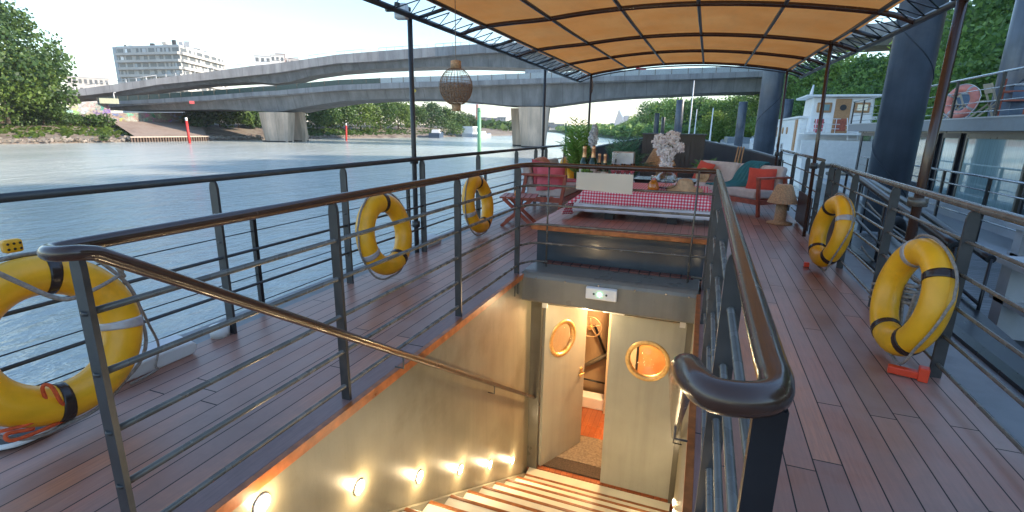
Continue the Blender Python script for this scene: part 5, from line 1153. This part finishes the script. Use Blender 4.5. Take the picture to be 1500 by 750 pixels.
rope('thin dark line hanging from the left lifebuoy to the fender board', [RX(203, 445, -2.74), RX(218, 475, -2.80), RX(232, 505, -2.85), RX(228, 535, -2.84), (-2.84, 1.75, .03), (-2.83, 1.6, .02)], .007, M_rope, 'thin_line', 5)
fn = RX(17, 360, -2.86); t = thing('signal_lamp', 'small yellow spotted float tied to the river rail above the left lifebuoy', 'float', fn); MB().box(fn, (.045, .07, .06), 0).build('body', M_yellow, t, bevel=.012); 
for i in range(6): MB().lathe([(.006, 0), (.004, .003)], fn+Vector((.023, -.022+.022*(i % 3), -.012+.024*(i//3))), 8, rot=Matrix.Rotation(R_(90), 3, 'Y')).build('spot', M_blackband, t)

# ================================================================== HATCH, TABLE AND ITEMS
ht = thing('deck_hatch', 'raised dark grey hatch box with a reddish plank top in front of the table', 'hatch', (-.75, 5.9, 0))
MB().bb(-1.60, .10, 5.05, 6.95, .0, .378).build('coaming', pm('dark_coaming', (.050, .060, .070), .2, var=.15, vs=4, bump=.25, bs=50, coat=.3), ht)
MB().bb(-1.655, .145, 4.985, 7.02, .38, .428).build('edge', M_orangewood, ht, bevel=.006)
MB().bb(-1.645, .135, 5.0, 7.01, .4285, .44).build('plank_top', M_hatchwood, ht)
rs = planks('short_planks', [(.16, .05, .04), (.22, .07, .05), (.12, .045, .04)], .10, 5, 'Y', .5, seamw=.12)
tag(MB().bb(-1.5, .02, 4.95, 5.045, .031, .045).build('short_plank_row', rs), 'narrow row of short planks on the header behind the rail', 'planks')
tb = thing('low_table', 'low table on the hatch with black square feet', 'table', (-.6, 6.2, .44))
tx0, tx1, ty0, ty1, tz = -1.22, .06, 5.62, 6.72, .75
MB().bb(tx0, tx1, ty0, ty1, tz-.03, tz-.004).build('tabletop', M_white, tb)
for x in (tx0+.28, tx1-.32):
    for y in (ty0+.04, ty1-.1): MB().bb(x-.05, x+.05, y-.05, y+.05, .441, tz-.03).build('leg', M_black, tb)
def gingham(name, c=(.62, .025, .06), s=32):
    t = NT(name); tc = t.n('ShaderNodeTexCoord'); sp = t.n('ShaderNodeSeparateXYZ'); t.l(tc.outputs['UV'], sp.inputs[0])
    a = t.math('LESS_THAN', t.math('FRACT', t.math('MULTIPLY', sp.outputs[0], s)), .5); b = t.math('LESS_THAN', t.math('FRACT', t.math('MULTIPLY', sp.outputs[1], s)), .5)
    f = t.math('MULTIPLY', t.math('ADD', a, b), .5); col = t.ramp(f, [(0, (.78, .74, .75)), (.5, (.74, .17, .25)), (1, c)]); t.t.nodes[-1].color_ramp.interpolation = 'LINEAR'
    t.l(col, t.b.inputs['Base Color']); t.b.inputs['Roughness'].default_value = .85; return t.m
def cloth(x0, x1, y0, y1, z, dropf, drops, name, mat, lab, wav=.02, corner=True, seed=0, out=0.0, flare=0.0):
    """draped cloth, UV in metres; drop on front (−y) and sides"""
    nx, ny = 60, 44; V = []; UV = []; 
    ux = np.linspace(x0-drops, x1+drops, nx+1); uy = np.linspace(y0-dropf, y1+dropf*.6, ny+1)
    for y in uy:
        for x in ux:
            dx = max(x0-x, 0, x-x1); dy = max(y0-y, 0, y-y1); sx = -1 if x < x0 else 1; sy = -1 if y < y0 else 1
            dz = math.hypot(dx, dy)if corner else dx+dy
            qx = min(max(x, x0), x1); qy = min(max(y, y0), y1)
            w_ = wav*min(1, dz*6); ph = x*23+seed if dy > 0 else y*21+seed
            ox = ((out+w_*(.5+.5*math.sin(y*24+seed)))*min(1, dx*8)+flare*dx) if dx > 0 else 0; oy = (out+w_*(.5+.5*math.sin(x*22+seed)))*min(1, dy*8) if dy > 0 else 0
            if dx > 0 and dy > 0: ox += min(dx, dy)*.55; oy += min(dx, dy)*.55
            V.append((qx+sx*ox, qy+sy*oy, z-max(dx, dy) if not (dx > 0 and dy > 0) else z-max(dx, dy)*.98)); UV.append((x, y))
    me = bpy.data.meshes.new(name); F = [(j*(nx+1)+i, j*(nx+1)+i+1, (j+1)*(nx+1)+i+1, (j+1)*(nx+1)+i) for j in range(ny) for i in range(nx)]
    me.from_pydata(V, [], F); uv = me.uv_layers.new(name='UV')
    for l in me.loops: uv.data[l.index].uv = UV[l.vertex_index]
    me.materials.append(mat); me.polygons.foreach_set('use_smooth', [True]*len(F)); o = bpy.data.objects.new(name, me); C.objects.link(o); sdm = o.modifiers.new('t', 'SOLIDIFY'); sdm.thickness = .004; sdm.offset = 1
    return tag(o, lab, 'tablecloth')
M_ging = gingham('red_gingham'); M_whitecloth = pm('white_cloth', (.72, .70, .76), .8, var=.04, bump=.1)
cloth(tx0-.01, tx1+.01, ty0-.01, ty1+.01, tz, .235, .17, 'white_tablecloth', M_whitecloth, 'plain white under tablecloth hanging below the gingham cloth', .022, seed=2, out=.004)
cloth(tx0-.02, tx1+.02, ty0-.02, ty1+.02, tz+.006, .145, .285, 'gingham_tablecloth', M_ging, 'red and white gingham tablecloth spread over the low table', .02, seed=1, out=.012, flare=.42)
TZ = tz+.014
# blank cream board hung over the rail
bd = thing('cream_board', 'blank cream folded board hanging from the stairwell cross rail by two strings', 'board', (-1.1, 4.72, .95))
q = [RY(845, 252, 4.78), RY(928, 256, 4.78), RY(926, 285, 4.78), RY(844, 277, 4.78)]
MB().loft([[tuple(p+Vector((0, d, 0))) for p in q] for d in (-.006, .006)]).build('panel', M_card, bd)
for px, pyt, pyb in ((873, 243, 253), (905, 244, 255)): MB().tube([RY(px, pyt, 4.80), RY(px, pyb+2, 4.775)], .003, 5).build('string', M_black, bd)
# champagne bottles
def bottle(px, pyt, y, lab, s=1.0, z0=None):
    tp_ = RY(px, pyt, y); z0 = TZ if z0 is None else z0; h = tp_.z-z0; r = h*.128; t = thing('champagne_bottle', lab, 'bottle', (tp_.x, y, z0), 0, 'champagne bottles with gold foil necks')
    MB().lathe([(r*.9, 0), (r, .02*h), (r, .48*h), (r*.86, .58*h), (r*.42, .72*h), (r*.34, .80*h)], (0, 0, 0), 20).build('body', M_bottle, t, world=False)
    MB().lathe([(r*.62, .64*h), (r*.45, .72*h), (r*.40, .90*h), (r*.46, .91*h), (r*.46, .98*h), (r*.3, h)], (0, 0, 0), 18).build('foil', M_gold, t, world=False)
    MB().lathe([(r*1.01, .14*h), (r*1.01, .40*h)], (0, 0, 0), 20, caps=False).build('label', M_card, t, world=False); return t
bottle(857, 214, 6.45, 'tall gold foil champagne bottle at the left of the four'); bottle(870, 214, 6.42, 'tall gold foil champagne bottle second from the left')
bottle(878.5, 225, 6.5, 'shorter gold foil bottle right of the two tall bottles'); bottle(887, 225.5, 6.42, 'shorter gold foil bottle closest to the silver box')
sbx = thing('mirror_box', 'square silvery box standing behind the wine glasses', 'box', (-.9, 7.3, .44)); a = RY(897, 222, 7.4); b = RY(927, 250, 7.4)
MB().bb(a.x, b.x, 7.4, 7.55, b.z-.3, a.z).build('body', pm('brushed_silver', (.5, .5, .54), .3, .8, var=.2), sbx, bevel=.01); MB().box((a.x+.06, 7.392, (a.z+b.z)/2), (.02, .01, .05)).build('latch', M_black, sbx)
# wine glasses
def wineglass(px, py, y, lab):
    p = RY(px, py, y); t = thing('wine_glass', lab, 'glass', (p.x, y, TZ), 0, 'stemmed glasses behind the cream board'); h = p.z-TZ
    MB().lathe([(.032, 0), (.004, .006), (.004, h*.5), (.02, h*.55), (.036, h*.72), (.033, h), (.031, h), (.034, h*.72), (.018, h*.57), (0, h*.545)], (0, 0, 0), 20).build('bowl', M_glass, t, world=False)
    MB().lathe([(0, h*.56), (.017, h*.58), (.031, h*.70), (.0, h*.705)], (0, 0, 0), 16).build('drink', M_pinkcush, t, world=False)
for i, px in enumerate((899, 906, 913, 920, 927)): wineglass(px, 240+(i % 2), 6.15+.1*(i % 2), ['first', 'second', 'third', 'fourth', 'fifth'][i]+' stemmed glass from the left behind the cream board')
# vase with flowers
c = RY(975, 274, 6.1); vx, vy = c.x, 6.1
va = thing('glass_vase', 'round clear glass vase holding pale pink flowers on the gingham cloth', 'vase', (vx, vy, TZ)); s = .185
MB().lathe([(.045, 0), (.10, .02), (.128, .08), (.125, .125), (.09, .175), (.05, .195), (.045, .23), (.06, .25), (.056, .25), (.042, .23), (.046, .197), (.085, .172), (.118, .124), (.12, .08), (.095, .026), (0, .012)], (0, 0, 0), 32).build('body', M_glass, va, world=False)
fw = thing('flower_branch', 'fluffy pale pink blossom branch standing in the round glass vase', 'flowers', (vx, vy, TZ+.02))
stm = MB(); hd_ = []
for px, py, r in ((968, 208, .085), (985, 202, .08), (978, 225, .085), (976, 240, .07), (995, 216, .055), (970, 222, .06), (965, 197+6, .05)):
    q = RY(px, py, 6.1); hd_.append((q.x, q.y, q.z, r, r, r)); stm.tube([(vx, vy, TZ+.05), (vx, vy, TZ+.25), q], .004, 5)
stm.build('stem', pm('flower_stem', (.2, .25, .1), .7), fw); leafmesh('blossom', leaves(hd_, 2600, .030), M_petal, fw, fw.location)
jg = thing('juice_carafe', 'small orange juice carafe left of the round vase', 'carafe', (RY(957, 272, 5.95).x, 5.95, TZ))
MB().lathe([(.06, 0), (.066, .03), (.05, .08), (.022, .12), (.022, .15), (.03, .165)], (0, 0, 0), 24).build('glass', M_glass, jg, world=False); MB().lathe([(.0, .004), (.055, .006), (.061, .03), (.047, .076), (.02, .11), (0, .112)], (0, 0, 0), 24).build('juice', M_juice, jg, world=False)
def hat(lab, loc, rot, s=1.0):
    t = thing('straw_hat', lab, 'hat', loc); t.rotation_euler = rot
    MB().lathe([(.225*s, .0), (.20*s, .012), (.10*s, .02), (.092*s, .06), (.085*s, .11), (.06*s, .13), (0, .125)], (0, 0, 0), 30).build('crown_and_brim', M_straw, t, sub=1, world=False); MB().lathe([(.101*s, .022), (.096*s, .045)], (0, 0, 0), 30, caps=False).build('hat_band', M_straw, t, world=False); return t
hat('beige straw hat on the right end of the gingham table', (RY(1003, 276, 6.0).x, 6.05, TZ+.005), (R_(8), 0, 0), 1.0)
p = RY(865, 263, 6.55); t = thing('small_pot_plant', 'little potted plant left behind the cream board', 'plant', (p.x, 6.3, TZ)); MB().lathe([(.035, 0), (.045, .08), (.04, .08)], (0, 0, 0), 16).build('pot', M_terra, t, world=False)
leafmesh('foliage', leaves([(p.x, 6.3, TZ+.13, .06, .06, .05)], 160, .045), L_mid, t, t.location)
# ================================================================== PLANTS
def frond_plant(name, lab, loc, h, nf, spread, mat, leafl, pot_r=.16, pot_h=.3, potm=None, cat='plant'):
    t = thing(name, lab, cat, loc); B = Vector(loc); MB().lathe([(pot_r*.8, 0), (pot_r, pot_h), (pot_r*.88, pot_h), (pot_r*.85, pot_h-.04), (0, pot_h-.04)], loc, 24).build('pot', potm or M_terra, t)
    stm = MB(); V = []
    for i in range(nf):
        a = 2*math.pi*i*.382+random.random()*.4; k = .35+.65*((i+.5)/nf); up_ = h*(1.05-.45*k*random.uniform(.6, 1)); out = spread*k*random.uniform(.7, 1.1)
        pts = []
        for j in range(9):
            s = j/8; pts.append(B+Vector((math.cos(a)*out*s**1.5, math.sin(a)*out*s**1.5, pot_h*.9+(up_-pot_h)*(s-.32*k*s**3))))
        stm.tube(pts, [.006, .006, .005, .005, .004, .004, .003, .002, .001], 4)
        d = Vector((-math.sin(a), math.cos(a), 0))
        for j in range(2, 9):
            for sg_ in (-1, 1):
                for q in (0, .5):
                    if j+q > 8: continue
                    p = pts[j].lerp(pts[min(8, j+1)], q); tg = (pts[min(8, j+1)]-pts[j-1]).normalized(); L_ = leafl*(1-.08*(j-4)**2*.5)*random.uniform(.8, 1.1)
                    if L_ < .03: L_ = .03
                    dr = (d*sg_*.75+tg*.65+Vector((0, 0, .12))).normalized(); w_ = tg.cross(dr).cross(dr).normalized()*L_*.07
                    V += [p, p+dr*L_*.5+w_-Vector((0, 0, L_*.03)), p+dr*L_-Vector((0, 0, L_*.22)), p+dr*L_*.5-w_-Vector((0, 0, L_*.03))]
    stm.build('stem', mat, t); leafmesh('fronds', np.array([tuple(v) for v in V]), mat, t, loc); return t
p = RY(845, 250, 10.0); frond_plant('palm_plant', 'tall bright green potted palm at the left front of the deck', (p.x, 10.0, 0), 2.0, 24, .46, L_palm, .30, .2, .35)
p = RY(912, 250, 8.0); frond_plant('palm_plant', 'shorter dark green potted palm left of the wicker lamp', (p.x, 8.0, 0), 1.62, 34, .52, L_blue, .24, .18, .45, M_blackband)
p = RY(1035, 245, 12.2); frond_plant('leafy_plant', 'broad leaved green plant behind the left end of the right sofa', (p.x, 12.3, 0), .95, 14, .5, L_mid, .30, .2, .3)
p = RY(1075, 245, 11.9); frond_plant('leafy_plant', 'dark spiky plant behind the middle of the right sofa', (p.x, 12.0, 0), 1.0, 14, .25, L_dark, .20, .15, .3)
t = thing('folded_chair', 'folded wooden sticks of a chair leaning on the bow bulwark behind the sofa', 'folded chair', (RY(1082, 240, 12.5).x, 12.5, 0))
for px0, px1 in ((1076, 1082), (1080, 1086), (1085, 1090)): MB().beam(RY(px0, 240, 12.4), RY(px1, 215, 12.5), .025, .03).build('slat', M_oak, t)
p = RY(868, 214, 9.0); t = thing('feather_bunch', 'white feathery plume standing beside the tall palm', 'plume', (p.x, 9.0, .7)); MB().tube([(p.x, 9.0, .45), (p.x, 9, 1.2)], .008, 5).build('stem', M_bark, t)
leafmesh('plume', leaves([(p.x, 9.0, RY(868, 203, 9).z, .075, .075, .16), (p.x+.02, 9.0, RY(868, 190, 9).z, .05, .05, .1)], 1300, .035), M_feather, t, t.location)
MB().lathe([(.09, 0), (.09, .35), (.04, .5), (.04, .6)], (p.x, 9.0, .0), 16).build('tall_vase', M_glass, t)
# ================================================================== BOW
bw = thing('bow_bulwark', 'dark brown curved bulwark rising towards the bow on the right', 'bulwark', (1.5, 13, 0))
def bulw(t, P, th=.05, mat=M_bulwark):
    f = smoothpath([Vector((x, y, z)) for x, y, z in P], 6); mb = MB(); cp = MB()
    for a, b in zip(f[:-1], f[1:]):
        d = Vector((b.x-a.x, b.y-a.y, 0)).normalized(); n = Vector((-d.y, d.x, 0))*th
        mb.add([(a.x, a.y, 0), (b.x, b.y, 0), tuple(b), tuple(a), (a.x+n.x, a.y+n.y, 0), (b.x+n.x, b.y+n.y, 0), tuple(b+n), tuple(a+n)], [(0, 1, 2, 3), (4, 7, 6, 5), (3, 2, 6, 7), (0, 4, 5, 1)])
    mb.build('plate', mat, t); cp.tube([p+Vector((0, 0, .01)) for p in f], .04, 8, flat=.6); cp.build('cap_rail', M_post, t)
R0_ = RY(1138, 232, 12.7); R1_ = RY(1085, 217.5, 16); R2_ = RY(1036, 207.5, 20)
bulw(bw, [(R0_.x+.05, 12.6, R0_.z-.02), tuple(R0_), tuple(R1_), tuple(R2_), (-.5, 22.5, 1.25)])
MB().box((1.42, 12.95, .62), (.12, .35, .22)).build('cleat', M_black, bw, bevel=.02)
bl = thing('bow_bulwark', 'dark bulwark rising towards the bow on the river side', 'bulwark', (-2.9, 13, 0))
L0 = RY(872, 217, 13.0); L1 = RY(905, 210.5, 16); L2 = RY(938, 204, 19.5)
bulw(bl, [(-2.85, 11.6, .80), tuple(L0), tuple(L1), tuple(L2), (-.8, 22.5, 1.25)])
struct('bow_deck', MB().loft([[(-3.2, 15.9, z), (1.9, 15.9, z), (.7, 20.5, z), (-.68, 22.8, z), (-2.1, 20.5, z)] for z in (-.06, -.01)]), M_bulwark)
bx = thing('bow_locker', 'large dark slatted locker with a pale lid edge standing at the bow', 'locker', (-.8, 14.6, 0))
a = RY(942, 195, 14.0); b = RY(1034, 196, 14.0)
lk = MB(); lk.bb(a.x, b.x, 14.0, 15.2, 0, a.z-.04); lk.build('body', M_bulwark, bx)
rb = MB()
for i in range(14): x = a.x+(b.x-a.x)*(i+.5)/14; rb.bb(x-.045, x+.045, 13.985, 14.0, .05, a.z-.08)
rb.build('slats', M_bulwark, bx); MB().bb(a.x-.03, b.x+.03, 13.96, 15.24, a.z-.04, a.z).build('lid', M_post, bx)
# low box carrying the back lamp
sd_ = thing('side_table', 'low dark cabinet behind the table carrying the wicker lamp', 'cabinet', (-.6, 8.6, 0)); c = RY(965, 262, 8.4)
MB().bb(c.x-.35, c.x+.55, 8.2, 8.75, .05, c.z-.03).build('body', M_bulwark, sd_); MB().bb(c.x-.37, c.x+.57, 8.18, 8.77, c.z-.03, c.z).build('top', M_blackband, sd_)
for x in (c.x-.3, c.x+.5): MB().bb(x-.03, x+.03, 8.25, 8.7, 0, .05).build('leg', M_black, sd_)
def wlamp(lab, loc, h, rs, rt, sh, pr):
    t = thing('wicker_lamp', lab, 'lamp', loc); z1 = h; z0 = h-sh
    MB().lathe([(pr*2.2, 0), (pr*2.25, .02), (pr*1.1, .045), (pr, .07), (pr, z0+.05)], (0, 0, 0), 28).build('base', M_wicker, t, world=False)
    prof = [(rs, z0), (rs*.98, z0+.01), (rt, z1-.02), (rt*.85, z1), (0, z1+.004)]
    s_ = MB(); n = 48; vs = []
    for r, z in prof:
        for j in range(n): a_ = 2*math.pi*j/n; k = 1+(.035 if j % 2 else 0); vs.append((r*k*math.cos(a_), r*k*math.sin(a_), z))
    fs = [(i*n+j, i*n+(j+1) % n, (i+1)*n+(j+1) % n, (i+1)*n+j) for i in range(len(prof)-1) for j in range(n)]
    s_.add(vs, fs, 0, False); s_.build('lamp_shade', M_wicker, t, world=False); return t
zt = RY(965, 217, 8.4).z
wlamp('wicker mushroom lamp on the cabinet behind the pink flowers', (c.x, 8.4, c.z), zt-c.z, .235, .12, .26, .055)
wlamp('wicker mushroom lamp standing on the deck beside the right sofa arm', (1.24, 9.0, 0), .63, .215, .115, .29, .085)

# ================================================================== SOFAS, STOOL, CUSHIONS
def sofa(lab, loc, rz, L, name='sofa', W_=.82, arms=(1, 1), bt=.80):
    """local: x along the length, y to the back; front at y=0"""
    t = thing(name, lab, 'sofa', loc, rz)
    for sx, on in ((-1, arms[0]), (1, arms[1])):
        x = sx*(L/2)
        if on:
            MB().beam((x, -.02, .665), (x, W_-.08, .665), .085, .035).build('armrest', M_redwood, t, bevel=.006, world=False)
            MB().beam((x, .10, 0), (x, .0, .65), .05, .055).build('leg', M_redwood, t, bevel=.004, world=False); MB().beam((x, W_-.05, 0), (x, W_-.17, .65), .05, .055).build('leg', M_redwood, t, bevel=.004, world=False)
    MB().beam((-L/2, .05, .255), (L/2, .05, .255), .035, .085).build('front_rail', M_redwood, t, world=False)
    MB().beam((-L/2, W_-.12, .255), (L/2, W_-.12, .255), .035, .085).build('back_rail', M_redwood, t, world=False)
    for sx in (-1, 1): MB().beam((sx*L/2, .05, .255), (sx*L/2, W_-.1, .255), .035, .085).build('side_rail', M_redwood, t, world=False)
    MB().box((0, .36, .375), (L-.09, .68, .145)).build('seat_cushion', M_cushion, t, bevel=.035, seg=3, world=False)
    for sx in (-1, 1): MB().box((sx*(L/4-.02), W_-.16, .64), (L/2-.06, .15, .42), Matrix.Rotation(R_(-14), 3, 'X')).build('back_cushion', M_cushion, t, bevel=.05, seg=3, world=False)
    return t
def cushion(lab, loc, rot, s, mat, name='cushion', th=.13):
    n = 14; V = []; F = []
    for side in (1, -1):
        for j in range(n+1):
            for i in range(n+1):
                u, v = i/n*2-1, j/n*2-1; k = (1-abs(u)**2.6)*(1-abs(v)**2.6); pin = 1-.07*(1-abs(u*v))*max(abs(u), abs(v))**3
                V.append((u*s/2*pin, v*s/2*pin, side*(th/2*k**.55+.004+.006*math.sin(u*9)*math.sin(v*7+1)*k)))
    m_ = (n+1)**2
    for side in (0, 1):
        for j in range(n):
            for i in range(n): a = side*m_+j*(n+1)+i; F.append((a, a+1, a+n+2, a+n+1) if side == 0 else (a, a+n+1, a+n+2, a+1))
    t = MB().add(V, F, 0, True).build(name, mat, None); t.location = loc; t.rotation_euler = rot; return tag(t, lab, 'cushion')
u = Vector((-.71, .71, 0)); SF = Vector((.90, 9.45, 0)); Ls = 2.02
cen = SF+u*(Ls/2); sofa('taupe cushioned sofa with red wood arms on the right before the bow bulwark', (cen.x, cen.y, 0), R_(-45), Ls)
vv_ = Vector((.71, .71, 0))
def sp_(a, b, z): q = SF+u*a+vv_*b; return (q.x, q.y, z)   # a along from the right arm, b depth
cushion('coral red cushion propped against the right arm of the right sofa', sp_(.30, .42, .60), (R_(62), R_(0), R_(-12)), .46, M_redcush)
cushion('coral red cushion at the left end of the right sofa', sp_(1.68, .42, .62), (R_(70), R_(8), R_(-50)), .44, M_redcush)
h_ = hat('straw hat leaning on the left red cushion of the right sofa', sp_(1.56, .30, .57), (R_(78), 0, R_(-35)), .78)
# teal throw: draped over back and seat
def throw(name, lab, path, w, mat, loc_fn, folds=5, amp=.035):
    f = smoothpath(path, 6); n = 26; V = []; m_ = len(f)
    for j, p in enumerate(f):
        ww = w*(.55+.45*j/(m_-1)) if len(path) > 3 else w
        for i in range(n+1):
            s = i/n-.5; V.append(loc_fn(p.x+s*ww+p.x*0+.03*math.sin(j*.5), p.y-amp*(.6+.4*math.sin(2*math.pi*folds*(i/n)+j*.15)), p.z+amp*.55*math.sin(2*math.pi*folds*(i/n)+1+j*.12)))
    F = [(j*(n+1)+i, j*(n+1)+i+1, (j+1)*(n+1)+i+1, (j+1)*(n+1)+i) for j in range(m_-1) for i in range(n)]
    o = MB().add(V, F, 0, True).build(name, mat, None); s_ = o.modifiers.new('t', 'SOLIDIFY'); s_.thickness = .018; s2 = o.modifiers.new('s', 'SUBSURF'); s2.levels = 1; s2.render_levels = 1
    return tag(o, lab, 'blanket')
throw('throw_blanket', 'teal throw blanket draped over the back and seat of the right sofa', [(.62, .86, .62), (.62, .80, .86), (.66, .68, .88), (.74, .52, .66), (.82, .42, .50), (.92, .22, .475), (1.0, .05, .465)], .52, M_teal, lambda a, b, z: sp_(a, b, z))
ls = sofa('small red wood bench sofa with pale cushions against the river railing', (-2.12, 9.15, 0), R_(-90)+R_(180), 2.0, name='bench_sofa', W_=.86)
cushion('pink cushion standing upright at the near end of the river side bench', (-2.62, 8.45, .66), (R_(72), R_(10), R_(60)), .46, M_pinkcush); cushion('pink cushion leaning in front on the near end of the river side bench', (-2.42, 8.30, .62), (R_(60), R_(0), R_(20)), .50, M_pinkcush, th=.16)
throw('peach_throw', 'peach striped throw hanging over the back of the river side bench', [(.0, .86, .6), (.0, .80, .86), (.0, .66, .88), (.02, .5, .62), (.05, .35, .49)], .5, M_peach, lambda a, b, z: (-2.12-b, 8.95+a, z))
tag(MB().box((-2.3, 9.6, .46), (.4, .5, .02), .3).build('folded_cloth', M_pinkcush, bevel=.008), 'pink cloth folded on the far seat of the river side bench', 'cloth')
sl_ = thing('folding_stool', 'small dark red wooden folding stool table with crossed legs by the river railing', 'stool', (-2.55, 7.1, 0), R_(12))
for i in range(6): MB().box((-.225+.09*i, 0, .435), (.075, .5, .022)).build('slat', M_redwood, sl_, world=False)
for sy in (-.21, .21): MB().beam((-.24, sy, 0), (.22, sy, .42), .03, .05, up=(1, 0, 0)).build('leg', M_redwood, sl_, world=False); MB().beam((.24, sy*.85, 0), (-.22, sy*.85, .42), .03, .05, up=(1, 0, 0)).build('leg', M_redwood, sl_, world=False)
MB().beam((-.12, -.2, .12), (-.12, .2, .12), .03, .04).build('stretcher', M_redwood, sl_, world=False)
p = RY(757, 281, 7.05); t = thing('yellow_jar', 'small yellow topped jar standing on the folding stool', 'jar', (p.x, 7.05, .446)); MB().lathe([(.03, 0), (.034, .03), (.03, .07)], (0, 0, 0), 14).build('jar', M_juice, t, world=False); MB().lathe([(.022, .07), (.02, .085)], (0, 0, 0), 12).build('lid', M_whiteplast, t, world=False)

# ================================================================== AIR
hz = MB().bb(-3300, 2200, -900, 3300, WZ-3.7, 110)
ho = hz.build('haze', [], None)
hm = bpy.data.materials.new('thin_haze'); hm.use_nodes = True; ht_ = hm.node_tree
for n_ in list(ht_.nodes):
    if n_.type == 'BSDF_PRINCIPLED': ht_.nodes.remove(n_)
pv_ = ht_.nodes.new('ShaderNodeVolumePrincipled'); pv_.inputs['Color'].default_value = (.86, .90, .97, 1); pv_.inputs['Density'].default_value = .00022
ht_.links.new(pv_.outputs[0], ht_.nodes['Material Output'].inputs['Volume'])
ho.data.materials.append(hm); tag(ho, 'thin pale haze in the air softening the distant skyline', 'haze'); ho['kind'] = 'stuff'
